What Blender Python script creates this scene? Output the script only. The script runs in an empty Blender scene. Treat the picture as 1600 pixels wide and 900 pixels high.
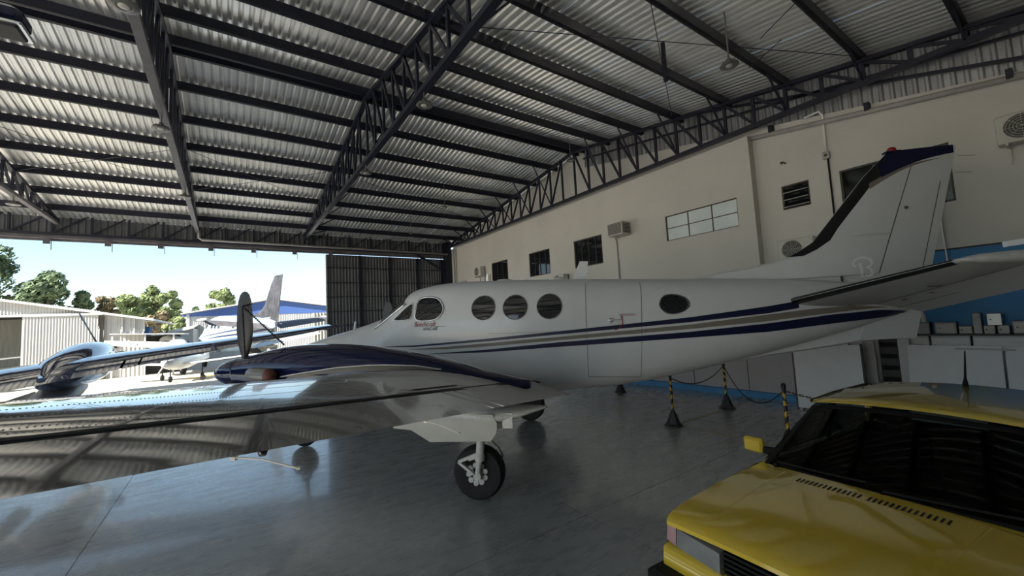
import bpy, bmesh, math, random
import numpy as np
from mathutils import Vector, Matrix
random.seed(7)
S = bpy.context.scene
PI = math.pi
# ------------------------------------------------------------------ camera
cd = bpy.data.cameras.new('camera'); cam = bpy.data.objects.new('camera', cd)
S.collection.objects.link(cam); S.camera = cam
cd.sensor_fit = 'HORIZONTAL'; cd.sensor_width = 36.0; cd.lens = 36.0*640/1600
cd.clip_start = 0.05; cd.clip_end = 500
cam.matrix_world = Matrix(((0.8218, -0.0021, -0.5694, 0.0), (-0.5673, -0.0949, -0.8181, 0.0), (-0.0523, 0.9955, -0.0792, 2.17), (0, 0, 0, 1)))
# ------------------------------------------------------------------ sky, sun, exposure
W = bpy.data.worlds.new('world'); S.world = W; W.use_nodes = True
wn = W.node_tree.nodes; wl = W.node_tree.links
sky = wn.new('ShaderNodeTexSky'); sky.sky_type = 'NISHITA'; sky.sun_disc = False
sky.sun_elevation = math.radians(34); sky.sun_rotation = math.radians(-113)
sky.air_density = 1.0; sky.dust_density = 0.6; sky.ozone_density = 2.0; sky.altitude = 700
bg = wn['Background']; bg.inputs['Strength'].default_value = 0.115
hsv = wn.new('ShaderNodeHueSaturation'); hsv.inputs['Saturation'].default_value = 0.85; hsv.inputs['Hue'].default_value = 0.485
wl.new(sky.outputs[0], hsv.inputs['Color']); wl.new(hsv.outputs[0], bg.inputs[0])
sl = bpy.data.lights.new('sun', 'SUN'); sl.energy = 8.5; sl.angle = math.radians(0.6); sl.color = (1.0, 0.95, 0.86)
so = bpy.data.objects.new('sun', sl); S.collection.objects.link(so)
so.rotation_euler = Vector((0.80, 0.30, -0.58)).to_track_quat('-Z', 'Y').to_euler()
so.location = (-30, -10, 30)
S.view_settings.view_transform = 'Standard'; S.view_settings.look = 'None'
S.view_settings.gamma = 1.0; S.view_settings.use_curve_mapping = False
S.view_settings.exposure = 1.22
# ------------------------------------------------------------------ helpers
COL = S.collection
def tag(o, label=None, cat=None, group=None, kind=None):
    if label: o['label'] = label
    if cat: o['category'] = cat
    if group: o['group'] = group
    if kind: o['kind'] = kind
    return o
def empty(name, loc=(0,0,0), rz=0.0, parent=None):
    o = bpy.data.objects.new(name, None); COL.objects.link(o)
    o.location = loc; o.rotation_euler = (0,0,rz); o.empty_display_size = .2
    if parent: o.parent = parent
    return o
def copy_tree(o, parent=None):
    c = o.copy(); COL.objects.link(c)
    if parent: c.parent = parent
    for ch in list(o.children): copy_tree(ch, c)
    return c
class MB:
    def __init__(s): s.v=[]; s.f=[]; s.m=[]; s.mi=0
    def add(s, vs, fs):
        b=len(s.v); s.v += [tuple(map(float,v)) for v in vs]; s.f += [tuple(b+i for i in f) for f in fs]; s.m += [s.mi]*len(fs); return s
    def box(s, x0,x1,y0,y1,z0,z1):
        vs=[(x,y,z) for x in (x0,x1) for y in (y0,y1) for z in (z0,z1)]
        return s.add(vs, [(0,1,3,2),(4,6,7,5),(0,4,5,1),(2,3,7,6),(0,2,6,4),(1,5,7,3)])
    def bbox(s, x0,x1,y0,y1,z0,z1,c):   # box with cut vertical and top edges
        ring=[(x0+c,y0),(x1-c,y0),(x1,y0+c),(x1,y1-c),(x1-c,y1),(x0+c,y1),(x0,y1-c),(x0,y0+c)]
        cx,cy=(x0+x1)/2,(y0+y1)/2
        def ins(r,k): return [(cx+(x-cx)*(1-k/(abs(x1-x0)/2)), cy+(y-cy)*(1-k/(abs(y1-y0)/2))) for x,y in r]
        lv=[(ins(ring,c),z0),(ring,z0+c),(ring,z1-c),(ins(ring,c),z1)]
        vs=[(x,y,z) for r,z in lv for x,y in r]; fs=[]
        for k in range(3):
            for i in range(8): j=(i+1)%8; fs.append((k*8+i,k*8+j,k*8+8+j,k*8+8+i))
        fs.append(tuple(range(7,-1,-1))); fs.append(tuple(range(24,32)))
        return s.add(vs,fs)
    def beam(s, p, q, w, h=None, up=(0,0,1)):
        h = w if h is None else h
        p=Vector(p); q=Vector(q); d=(q-p).normalized(); u=Vector(up)
        if abs(d.dot(u))>.98: u=Vector((1,0,0))
        sx=d.cross(u).normalized()*w/2; sz=sx.cross(d).normalized()*h/2
        vs=[p-sx-sz,p+sx-sz,p+sx+sz,p-sx+sz,q-sx-sz,q+sx-sz,q+sx+sz,q-sx+sz]
        return s.add(vs,[(0,3,2,1),(4,5,6,7),(0,1,5,4),(1,2,6,5),(2,3,7,6),(3,0,4,7)])
    def tube(s, pts, r, n=8, caps=True):
        pts=[Vector(p) for p in pts]; R=r if isinstance(r,(list,tuple)) else [r]*len(pts)
        vs=[]; fs=[]; ref=None
        for i,p in enumerate(pts):
            d=((pts[min(i+1,len(pts)-1)]-pts[max(i-1,0)])).normalized()
            if ref is None: ref=Vector((0,0,1)) if abs(d.z)<.9 else Vector((1,0,0))
            a=(ref-d*ref.dot(d)).normalized(); ref=a; b=d.cross(a)
            for k in range(n):
                t=2*PI*k/n; vs.append(p+(a*math.cos(t)+b*math.sin(t))*R[i])
        for i in range(len(pts)-1):
            for k in range(n):
                j=(k+1)%n; fs.append((i*n+k,i*n+j,(i+1)*n+j,(i+1)*n+k))
        if caps: fs.append(tuple(range(n-1,-1,-1))); fs.append(tuple((len(pts)-1)*n+k for k in range(n)))
        return s.add(vs,fs)
    def lathe(s, prof, c=(0,0,0), axis='z', n=24):  # prof [(r,h)]
        vs=[];fs=[]
        for r,h in prof:
            for k in range(n):
                t=2*PI*k/n; x,y=r*math.cos(t),r*math.sin(t)
                p={'z':(x,y,h),'y':(x,h,y),'x':(h,x,y)}[axis]
                vs.append((c[0]+p[0],c[1]+p[1],c[2]+p[2]))
        for i in range(len(prof)-1):
            for k in range(n):
                j=(k+1)%n; fs.append((i*n+k,i*n+j,(i+1)*n+j,(i+1)*n+k))
        if prof[0][0]>1e-4: fs.append(tuple(range(n-1,-1,-1)))
        if prof[-1][0]>1e-4: fs.append(tuple((len(prof)-1)*n+k for k in range(n)))
        return s.add(vs,fs)
    def grid(s, rows, closed=False):     # rows of equally many points
        n=len(rows[0]); vs=[p for r in rows for p in r]; fs=[]
        for i in range(len(rows)-1):
            for k in range(n if closed else n-1):
                j=(k+1)%n; fs.append((i*n+k,i*n+j,(i+1)*n+j,(i+1)*n+k))
        return s.add(vs,fs)
    def corr(s, L, H, per, dep, fn):     # trapezoid ribs along H, pitch along L; fn(u,v,d)->point
        nn=int(round(L/per)); us=[]
        for i in range(nn):
            u=i*per; us += [(u,0),(u+per*.45,0),(u+per*.62,dep),(u+per*.83,dep)]
        us.append((nn*per,0))
        vs=[fn(u,0,d) for u,d in us]+[fn(u,H,d) for u,d in us]; k=len(us)
        return s.add(vs,[(i,i+1,k+i+1,k+i) for i in range(k-1)])
    def build(s, name, mat=None, parent=None, smooth=False, sharp=None, fixn=True):
        me=bpy.data.meshes.new(name); me.from_pydata(s.v,[],s.f); me.validate()
        mats = mat if isinstance(mat,(list,tuple)) else [mat]
        for x in mats: me.materials.append(x)
        if len(mats)>1 and len(me.polygons)==len(s.m): me.polygons.foreach_set('material_index', s.m)
        if fixn:
            bm=bmesh.new(); bm.from_mesh(me); bmesh.ops.remove_doubles(bm,verts=bm.verts,dist=1e-5)
            bmesh.ops.recalc_face_normals(bm,faces=bm.faces); bm.to_mesh(me); bm.free()
        if smooth:
            me.shade_smooth()
            if sharp: me.set_sharp_from_angle(angle=math.radians(sharp))
        o=bpy.data.objects.new(name,me); COL.objects.link(o)
        if parent: o.parent=parent
        return o
# ------------------------------------------------------------------ materials
def mat(name, col, rough=.5, metal=0.0, noise=0.0, nscale=3.0, bump=0.0, bscale=8.0, coat=0.0, spec=.5, emit=None, es=0.0, col2=None, alpha=None, detail=5, stretch=None, world=True):
    m=bpy.data.materials.new(name); m.use_nodes=True; nt=m.node_tree; n=nt.nodes; l=nt.links
    b=n['Principled BSDF']; b.inputs['Base Color'].default_value=(*col,1); b.inputs['Roughness'].default_value=rough
    b.inputs['Metallic'].default_value=metal; b.inputs['Coat Weight'].default_value=coat; b.inputs['Coat Roughness'].default_value=.03
    b.inputs['Specular IOR Level'].default_value=spec
    if emit: b.inputs['Emission Color'].default_value=(*emit,1); b.inputs['Emission Strength'].default_value=es
    if noise or bump:
        if world: g=n.new('ShaderNodeNewGeometry'); co=g.outputs['Position']
        else: g=n.new('ShaderNodeTexCoord'); co=g.outputs['Object']
        if stretch:
            mp=n.new('ShaderNodeMapping'); mp.inputs['Scale'].default_value=stretch; l.new(co,mp.inputs[0]); co=mp.outputs[0]
    if noise:
        t=n.new('ShaderNodeTexNoise'); t.inputs['Scale'].default_value=nscale; t.inputs['Detail'].default_value=detail; l.new(co,t.inputs['Vector'])
        r=n.new('ShaderNodeMapRange'); r.inputs[1].default_value=.3; r.inputs[2].default_value=.7; l.new(t.outputs['Fac'],r.inputs[0])
        x=n.new('ShaderNodeMix'); x.data_type='RGBA'; l.new(r.outputs[0],x.inputs[0])
        c2=col2 or tuple(c*(1-noise) for c in col)
        x.inputs[6].default_value=(*c2,1); x.inputs[7].default_value=(*col,1); l.new(x.outputs[2],b.inputs['Base Color'])
    if bump:
        t2=n.new('ShaderNodeTexNoise'); t2.inputs['Scale'].default_value=bscale; t2.inputs['Detail'].default_value=3; l.new(co,t2.inputs['Vector'])
        bp=n.new('ShaderNodeBump'); bp.inputs['Strength'].default_value=bump; bp.inputs['Distance'].default_value=.02; l.new(t2.outputs['Fac'],bp.inputs['Height']); l.new(bp.outputs[0],b.inputs['Normal'])
    if alpha is not None:
        tr=n.new('ShaderNodeBsdfTransparent'); gl=n.new('ShaderNodeBsdfGlossy'); gl.inputs['Roughness'].default_value=.02
        tr.inputs[0].default_value=(*col,1); fr=n.new('ShaderNodeFresnel'); fr.inputs[0].default_value=1.38 if col[0]>.5 else 1.22
        mx=n.new('ShaderNodeMixShader'); l.new(fr.outputs[0],mx.inputs[0]); l.new(tr.outputs[0],mx.inputs[1]); l.new(gl.outputs[0],mx.inputs[2])
        l.new(mx.outputs[0],n['Material Output'].inputs['Surface'])
    return m
M={}
M['steel']=mat('navy_steel',(.012,.014,.032),.45,noise=.3,nscale=4)
M['steel_grey']=mat('dusty_steel',(.16,.15,.16),.5,noise=.4,nscale=5)
M['roof']=mat('galvanised_roof',(.86,.85,.82),.33,metal=.6,noise=.22,nscale=1.3,stretch=(6,.6,1))
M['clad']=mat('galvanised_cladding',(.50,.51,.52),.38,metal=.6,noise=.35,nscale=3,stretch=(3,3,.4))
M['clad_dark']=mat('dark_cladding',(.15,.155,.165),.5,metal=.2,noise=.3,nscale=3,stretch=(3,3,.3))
M['masonry']=mat('painted_masonry',(.66,.64,.59),.8,noise=.10,nscale=.8,bump=.25,bscale=25,detail=8)
M['blue_wall']=mat('blue_wall_paint',(.045,.22,.47),.6,noise=.12,nscale=1.5)
M['white_wall']=mat('light_grey_panel',(.55,.56,.58),.6,noise=.08,nscale=2)
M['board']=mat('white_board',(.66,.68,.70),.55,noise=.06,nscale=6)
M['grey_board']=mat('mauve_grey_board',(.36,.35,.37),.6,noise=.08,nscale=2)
M['concrete']=mat('apron_concrete',(.55,.51,.43),.9,noise=.2,nscale=.6,bump=.2,bscale=6)
M['gap']=mat('dark_gap',(.01,.01,.012),.7)
M['black']=mat('matt_black',(.012,.012,.013),.5)
M['rubber']=mat('tyre_rubber',(.008,.008,.009),.75,noise=.4,nscale=30)
M['glass']=mat('dark_window_glass',(.012,.014,.016),.03,spec=.6,bump=.0)
M['glass_clear']=mat('clear_glass',(.75,.80,.80),.02,alpha=1)
M['glass_tint']=mat('tinted_glass',(.10,.13,.12),.02,alpha=1)
M['frost']=mat('frosted_glass',(.45,.50,.48),.45,noise=.25,nscale=1.1,bump=.3,bscale=30,emit=(.75,.85,.80),es=.05)  # faint emission stands in for daylight coming through from behind
M['frame']=mat('window_frame_dark',(.05,.045,.04),.5)
M['frame_rust']=mat('rusty_window_frame',(.13,.09,.075),.7,noise=.4,nscale=12)
M['ac']=mat('appliance_white',(.62,.60,.54),.45,noise=.1,nscale=6)
M['ac_dark']=mat('grille_dark',(.06,.055,.05),.5)
M['pipe']=mat('grey_pipe',(.45,.44,.42),.45,noise=.2,nscale=4)
M['lamp']=mat('lamp_housing',(.20,.195,.18),.35,metal=.4)
M['lamp_glass']=mat('lamp_lens',(.55,.53,.48),.3)
M['white']=mat('aircraft_white',(.66,.67,.66),.32,coat=.25,noise=.06,nscale=3,bump=.02,bscale=1.8,world=False)
M['wing']=mat('wing_white_gloss',(.50,.50,.49),.07,coat=1.0,noise=.06,nscale=3,bump=.10,bscale=1.5,world=False,stretch=(1.6,1,1))
M['navy']=mat('aircraft_navy',(.006,.009,.040),.10,coat=.35,spec=.3,bump=.05,bscale=2,world=False)
M['navy_stripe']=mat('navy_stripe_paint',(.007,.010,.045),.35)
M['far_body']=mat('pale_blue_aircraft',(.30,.42,.55),.25,coat=.3)
M['taupe2']=mat('nacelle_taupe',(.10,.088,.07),.35)
M['taupe']=mat('aircraft_taupe',(.22,.19,.155),.2,coat=.5)
M['boot']=mat('deice_boot_rubber',(.010,.010,.011),.35)
M['acglass']=mat('cabin_window',(.010,.012,.014),.04,spec=.6)
M['silver']=mat('silver_trim',(.75,.75,.74),.22,metal=.8)
M['prim']=mat('gear_white',(.60,.60,.57),.35,noise=.2,nscale=20)
M['beige']=mat('gear_door_beige',(.42,.42,.37),.45,noise=.12,nscale=4)
M['red']=mat('signal_red',(.30,.015,.012),.35)
M['redink']=mat('red_lettering',(.28,.015,.015),.5)
M['inkblk']=mat('dark_lettering',(.02,.02,.03),.5)
M['emblem']=mat('emblem_white',(.85,.85,.85),.4)
M['line']=mat('panel_line',(.10,.10,.10),.6)
M['plug']=mat('red_brown_plug',(.13,.045,.035),.6)
M['blade']=mat('propeller_blade',(.022,.020,.018),.45,noise=.4,nscale=6)
M['cord']=mat('black_cord',(.012,.011,.012),.7)
M['bluetop']=mat('aircraft_blue',(.05,.09,.20),.05,coat=1.0,bump=.04,bscale=2,world=False)
M['fin_dark']=mat('mottled_fin_paint',(.045,.045,.055),.6,noise=.95,nscale=2.2,col2=(.006,.006,.008),detail=3)
M['yellow']=mat('car_yellow',(.62,.45,.045),.10,coat=1.0,noise=.03,nscale=30,bump=.006,bscale=2,world=False)
M['sign_y']=mat('stanchion_yellow',(.60,.38,.05),.5)
M['trim_black']=mat('car_black_trim',(.010,.010,.010),.65,spec=.2)
M['cabin']=mat('car_interior',(.03,.03,.03),.8)
M['lens']=mat('headlight_glass',(.42,.44,.45),.06,metal=.6,noise=.25,nscale=9,world=False)
M['pink']=mat('turn_signal_lens',(.42,.25,.27),.15,coat=.6)
M['ywhite']=mat('yellow_floor_paint',(.30,.27,.12),.5)
M['chrome']=mat('polished_metal',(.30,.30,.30),.4,metal=1.0)
M['box1']=mat('grey_equipment_box',(.20,.20,.20),.4,metal=.3,noise=.3,nscale=15)
M['leaf']=mat('dark_foliage',(.12,.17,.08),.8,noise=.6,nscale=.7,col2=(.05,.08,.04))
M['leaf2']=mat('light_foliage',(.24,.28,.12),.8,noise=.5,nscale=.7,col2=(.11,.15,.06))
M['leaf3']=mat('brown_foliage',(.33,.24,.15),.8,noise=.5,nscale=.7,col2=(.10,.09,.04))
M['bark']=mat('bark',(.10,.08,.06),.9)
M['hwhite']=mat('hangar_white_sheet',(.42,.415,.40),.6,noise=.12,nscale=.8,stretch=(3,3,.5))
M['hblue']=mat('hangar_blue_fascia',(.05,.10,.28),.5)
M['hroof']=mat('pale_roof_sheet',(.62,.60,.56),.6,noise=.2,nscale=1)
M['dark_in']=mat('interior_shade',(.03,.03,.03),.8)  # near-black colour carries the shade inside the buildings outside
M['tank']=mat('blue_water_tank',(.03,.10,.25),.5)
M['orange']=mat('orange_tractor_paint',(.65,.25,.01),.5)
M['cloth']=mat('grey_curtain',(.30,.30,.27),.9,noise=.3,nscale=2,stretch=(4,4,.4))
def floor_mat():
    m=bpy.data.materials.new('epoxy_floor'); m.use_nodes=True; n=m.node_tree.nodes; l=m.node_tree.links; b=n['Principled BSDF']
    g=n.new('ShaderNodeNewGeometry')
    def noise(sc,det,stretch=None,rot=0):
        mp=n.new('ShaderNodeMapping'); mp.inputs['Scale'].default_value=stretch or (1,1,1); mp.inputs['Rotation'].default_value=(0,0,rot); l.new(g.outputs['Position'],mp.inputs[0])
        t=n.new('ShaderNodeTexNoise'); t.inputs['Scale'].default_value=sc; t.inputs['Detail'].default_value=det; l.new(mp.outputs[0],t.inputs['Vector']); return t
    a=noise(.55,6); c=noise(2.2,8,(1,3.2,1),.5); d=noise(9,4,(1,6,1),.55)
    def rng(x,lo,hi,o0,o1):
        r=n.new('ShaderNodeMapRange'); r.inputs[1].default_value=lo; r.inputs[2].default_value=hi; r.inputs[3].default_value=o0; r.inputs[4].default_value=o1; l.new(x,r.inputs[0]); return r.outputs[0]
    ad=n.new('ShaderNodeMath'); ad.operation='MULTIPLY'; l.new(rng(a.outputs['Fac'],.3,.7,.72,1.0),ad.inputs[0]); l.new(rng(c.outputs['Fac'],.35,.65,.86,1.0),ad.inputs[1])
    x=n.new('ShaderNodeMix'); x.data_type='RGBA'; l.new(ad.outputs[0],x.inputs[0]); x.inputs[6].default_value=(.19,.195,.195,1); x.inputs[7].default_value=(.32,.335,.34,1); l.new(x.outputs[2],b.inputs['Base Color'])
    mu=n.new('ShaderNodeMath'); mu.operation='ADD'; l.new(rng(c.outputs['Fac'],.35,.65,.14,.26),mu.inputs[0]); l.new(rng(d.outputs['Fac'],.4,.6,.06,.12),mu.inputs[1]); l.new(mu.outputs[0],b.inputs['Roughness'])
    b.inputs['Specular IOR Level'].default_value=.9; b.inputs['Coat Weight'].default_value=.5; b.inputs['Coat Roughness'].default_value=.07
    bp=n.new('ShaderNodeBump'); bp.inputs['Strength'].default_value=.018; bp.inputs['Distance'].default_value=.02; l.new(c.outputs['Fac'],bp.inputs['Height']); l.new(bp.outputs[0],b.inputs['Normal'])
    return m
M['floor']=floor_mat()
def wing_mat():   # polished outboard, dusty and dull towards the root
    m=M['wing']; n=m.node_tree.nodes; l=m.node_tree.links; b=n['Principled BSDF']
    tc=n.new('ShaderNodeTexCoord'); sp=n.new('ShaderNodeSeparateXYZ'); l.new(tc.outputs['Object'],sp.inputs[0])
    ab=n.new('ShaderNodeMath'); ab.operation='ABSOLUTE'; l.new(sp.outputs[1],ab.inputs[0])
    t=n.new('ShaderNodeTexNoise'); t.inputs['Scale'].default_value=2.5; t.inputs['Detail'].default_value=6; l.new(tc.outputs['Object'],t.inputs['Vector'])
    ad=n.new('ShaderNodeMath'); ad.operation='MULTIPLY_ADD'; l.new(t.outputs['Fac'],ad.inputs[0]); ad.inputs[1].default_value=1.2; l.new(ab.outputs[0],ad.inputs[2])
    for sock,o0,o1 in (('Roughness',.42,.05),('Coat Weight',.08,1.0),('Metallic',.0,.6)):
        r=n.new('ShaderNodeMapRange'); r.inputs[1].default_value=4.0; r.inputs[2].default_value=6.6; r.inputs[3].default_value=o0; r.inputs[4].default_value=o1; l.new(ad.outputs[0],r.inputs[0]); l.new(r.outputs[0],b.inputs[sock])
wing_mat()
# ------------------------------------------------------------------ hangar shell
X0,XW,Y0,YF=-13.4,10.65,-1.2,21.5
RY=10.6
def zr(y): return 8.45-.15*abs(y-RY)
# floor: slabs between saw-cut joints
fl=empty('floor'); fl['kind']='structure'
MB().box(X0,XW+.35,Y0,YF+.2,-.12,-.03).build('joint_bed',M['gap'],fl)
xs=[X0,-10.25,-5.75,-1.25,3.24,7.75,XW+.3]; ys=[Y0,3.45,8.0,12.5,17.0,YF+.2]
for i in range(len(xs)-1):
    for j in range(len(ys)-1):
        MB().box(xs[i]+.003,xs[i+1]-.003,ys[j]+.003,ys[j+1]-.003,-.10,0).build('floor_slab',M['floor'],fl)
def floor_line(p,q,w):
    MB().beam((p[0],p[1],.0012),(q[0],q[1],.0012),w,.0024).build('painted_line',M['ywhite'],fl)
floor_line((7.2,4.93),(10.2,4.93),.06); floor_line((7.13,4.85),(7.1,2.6),.05)
# ceiling: roof sheets, purlins, trusses
ce=empty('ceiling'); ce['kind']='structure'
def sheet_mesh(sg):
    mb=MB(); L=5.45; ly=lambda v:v
    def fn(u,v,d): return (u, sg*v, -.15*v+d)
    mb.corr(1.002,5.5,.167,.034,fn); return mb
base=None
sm={}
for sg in (1,-1):
    for part,(v0,) in enumerate(((0,),(5.42,))):
        for i in range(25):
            x=X0+.3+i*1.0
            key=sg
            if key not in sm:
                o=sheet_mesh(sg).build('roof_sheet',M['roof'],ce,fixn=False); sm[key]=o.data
            else:
                o=bpy.data.objects.new('roof_sheet',sm[key]); COL.objects.link(o); o.parent=ce
            o.location=(x, RY+sg*v0, 8.45-.15*v0+(.004 if i%2 else 0)+(0 if part else .006))
    # last strip at the eaves
for sg in (1,-1):
    k=1.05 if sg==-1 else .6
    for i in range(25):
        mb=MB(); mb.corr(1.002,k,.167,.034,lambda u,v,d:(u,sg*v,-.15*v+d))
        o=mb.build('roof_sheet',M['roof'],ce,fixn=False); o.location=(X0+.3+i,RY+sg*10.85,8.45-.15*10.85+(.004 if i%2 else 0)-.006)
pm=MB(); pm.box(0,XW-X0+.2,-.03,.03,-.20,-.004); pm.box(0,XW-X0+.2,-.03,.06,-.20,-.185)
purl=[RY-.16,RY+.16]+[RY-1.38*k for k in range(1,9)]+[RY+1.38*k for k in range(1,8)]
pmesh=None
for y in purl:
    if pmesh is None: o=pm.build('purlin',M['steel'],ce); pmesh=o.data
    else: o=bpy.data.objects.new('purlin',pmesh); COL.objects.link(o); o.parent=ce
    o.location=(X0,y,zr(y))
ZB=6.55
def truss(x, cm, braces=(1,-1)):
    tr=MB()
    tr.beam((x,-.9,ZB),(x,21.3,ZB),.13,.10)
    o=tr.build('roof_truss',cm,ce)
    t=MB(); t.beam((x,-.9,zr(-.9)-.21),(x,RY,zr(RY)-.21),.12,.08); t.beam((x,RY,zr(RY)-.21),(x,21.3,zr(21.3)-.21),.12,.08); t.build('top_chord',M['steel'],o)
    k=-16
    while k<=15:
        y=RY+.69*k
        if zr(y)-.21-ZB>.12:
            MB().beam((x,y,ZB),(x,y,zr(y)-.21),.07,.05,up=(1,0,0)).build('web_member',M['steel'],o)
            k2=k-1 if k<=0 else k+1     # diagonals lean out towards the eaves
            y2=RY+.69*k2
            if -.9<y2<21.2: MB().beam((x,y,zr(y)-.23),(x,y2,ZB+.03),.06,.05,up=(1,0,0)).build('web_member',M['steel'],o)
        k+=1
    for j in range(1,8):
        for s in (1,-1):
            y=RY+s*1.38*j
            for sx in braces:
                MB().beam((x+sx*.85,y,zr(y)-.17),(x,y,ZB),.035,.035).build('knee_brace',M['steel'],o)
    return o
for x in (3.0,-1.05,-5.1,-9.15,-13.2): truss(x, M['steel_grey'] if x<0 else M['steel'], braces=(1,) if x>0 else ())
truss(10.45,M['steel'],braces=(-1,))
# thin sway rods under the roof
def rod(p,q): MB().tube([p,q],.008,5).build('sway_rod',M['steel'],ce)
for x0,x1 in ((-5.1,-1.05),(-1.05,3.0),(3.0,10.4)):
    for ya,yb in ((14.7,17.5),(17.5,14.7),(2.2,6.5),(6.5,2.2)):
        rod((x0,ya,zr(ya)-.2),(x1,yb,zr(yb)-.2))
MB().beam((6.85,4.35,7.33),(6.85,4.35,6.55),.06,.06).build('hanger_post',M['steel'],ce)
rod((8.2,3.2,7.2),(6.9,1.4,7.0)); rod((8.6,3.0,7.2),(8.3,3.5,4.9+1.9))
# ------------------------------------------------------------------ right wall
def wall_cells(mb, x0,x1, ys, zs, holes):
    for i in range(len(ys)-1):
        for j in range(len(zs)-1):
            cy,cz=(ys[i]+ys[i+1])/2,(zs[j]+zs[j+1])/2
            if any(a<cy<b and c<cz<d for a,b,c,d in holes): continue
            mb.box(x0,x1,ys[i],ys[i+1],zs[j],zs[j+1])
def wall(name,x0,x1,ya,yb,za,zb,holes,m,parent=None):
    ys=sorted({ya,yb,*[h[0] for h in holes],*[h[1] for h in holes]}); zs=sorted({za,zb,*[h[2] for h in holes],*[h[3] for h in holes]})
    mb=MB(); wall_cells(mb,x0,x1,ys,zs,holes); o=mb.build(name,m,parent,fixn=False)
    return o
HW=[(15.55,16.95,4.0,5.02),(12.52,13.9,3.98,5.0),(9.7,11.1,3.98,5.0),(5.08,7.17,4.26,5.0)]
wr=wall('wall_right',XW,XW+.25,4.68,YF,0,6.46,HW,M['masonry']); wr['kind']='structure'
HR=[(3.58,4.15,4.45,5.03),(1.36,3.01,3.93,5.03)]
wall('recessed_wall',10.9,11.15,Y0,4.70,0,5.6,HR,M['masonry'],wr)
# upper masonry follows a slope behind the truss; cladding above it
def gable(y): return 7.70-.18*(10.5-y) if y<10.5 else 9
g=MB(); g.add([(10.9,y,z) for y,z in ((Y0,5.6),(YF,5.6),(YF,zr(YF)),(RY,8.42),(10.5,8.4),(10.5,7.7),(Y0,5.60))],[(0,1,2,3,4,5)]); g.build('upper_masonry',M['masonry'],wr,fixn=False)
for i in range(12):
    ya=Y0+.1+i*1.0; nn=1.002 if i<11 else .84
    cl=MB(); cl.corr(nn,1,.167,.03,lambda u,v,d:(10.94-d-(.003 if i%2 else 0),ya+u,(7.64-.18*(10.5-ya-u) if v==0 else zr(ya+u)))); cl.build('cladding_sheet',M['clad'],wr,fixn=False)
for y,dz in ((0,0),):
    MB().beam((10.84,Y0,gable(Y0)+.02),(10.84,10.5,gable(10.5)+.02),.05,.06).build('girt',M['steel'],wr)
    MB().beam((10.84,Y0,zr(Y0)-.42),(10.84,10.5,zr(10.5)-.42),.05,.05).build('girt',M['steel'],wr)
MB().box(10.885,10.9,Y0,2.2,1.3,3.04).build('blue_paint_band',M['blue_wall'],wr)
MB().box(10.87,10.9,Y0,2.2,3.04,3.07).build('band_edge',M['black'],wr)
bb=MB().box(XW-.16,XW,4.60,20,0,.15).build('baseboard_right',M['blue_wall']); bb['kind']='structure'
bb2=MB().box(XW-.16,10.9,3.4,4.60,0,.15).build('baseboard_right',M['blue_wall']); bb2['kind']='structure'
def gutterpipe():
    mb=MB(); y0,y1=Y0,5.2
    mb.tube([(10.82,y0,5.53),(10.82,y1,6.50)],.055,10); o=mb.build('sloping_pipe',M['pipe'],wr,smooth=True)
    for y in (.55,2.4,4.2): MB().box(10.74,10.9,y-.04,y+.04,5.75+(y-.1)*.165-.05,5.75+(y-.1)*.165+.12).build('pipe_bracket',M['steel'],wr)
gutterpipe()
# windows
def window(n,x,ya,yb,za,zb,glass,cols,rows,fm,fw=.04,depth=.06,recess=.05):
    w=empty('window_%d'%n,(x,ya,za)); w['kind']='structure'
    W_,H_=yb-ya,zb-za
    fr=MB()
    for a,b,c,d in ((0,W_,0,fw),(0,W_,H_-fw,H_),(0,fw,fw,H_-fw),(W_-fw,W_,fw,H_-fw)): fr.box(recess-.03,recess+depth,a,b,c,d)
    fr.build('window_frame',fm,w)
    for i in range(1,cols):
        MB().box(recess-.01,recess+.03,W_*i/cols-.012,W_*i/cols+.012,fw,H_-fw).build('glazing_bar',fm,w)
    for j in range(1,rows):
        MB().box(recess-.012,recess+.028,fw,W_-fw,H_*j/rows-.01,H_*j/rows+.01).build('glazing_bar',fm,w)
    for i in range(cols):
        for j in range(rows):
            MB().box(recess+.01,recess+.016,max(fw,W_*i/cols)-.002,min(W_-fw,W_*(i+1)/cols)+.002,max(fw,H_*j/rows)-.002,min(H_-fw,H_*(j+1)/rows)+.002).build('pane',glass,w)
    return w
window(1,XW,*HW[0],M['glass'],3,1,M['frame']); window(2,XW,*HW[1],M['glass'],4,1,M['frame']); window(3,XW,*HW[2],M['glass'],4,1,M['frame'])
window(4,XW,*HW[3],M['frost'],3,2,M['frame_rust'],fw=.022)
w5=window(5,10.9,*HR[0],M['glass'],1,1,M['frame_rust'],fw=.03)
for k in range(3):
    MB().add([(-.01,.03,.06+k*.17),(-.01,.54,.06+k*.17),(.09,.54,.20+k*.17),(.09,.03,.20+k*.17),(-.005,.03,.055+k*.17),(-.005,.54,.055+k*.17),(.095,.54,.195+k*.17),(.095,.03,.195+k*.17)],[(0,1,2,3),(4,7,6,5),(0,4,5,1),(2,6,7,3)]).build('louver',M['glass'],w5)
    MB().box(-.03,.0,.03,.54,.05+k*.17,.065+k*.17).build('louver_rail',M['pipe'],w5)
w6=window(6,10.9,*HR[1],M['glass_clear'],3,1,M['frame'],fw=.035)
rm=MB(); rm.box(11.15,12.6,.9,3.4,3.6,3.62).box(11.15,12.6,.9,3.4,5.4,5.42).box(12.6,12.62,.9,3.4,3.6,5.42).box(11.15,12.6,3.4,3.42,3.6,5.42).box(11.15,12.6,.88,.9,3.6,5.42)
rm.build('room_beyond_window',M['masonry'],wr)
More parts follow.
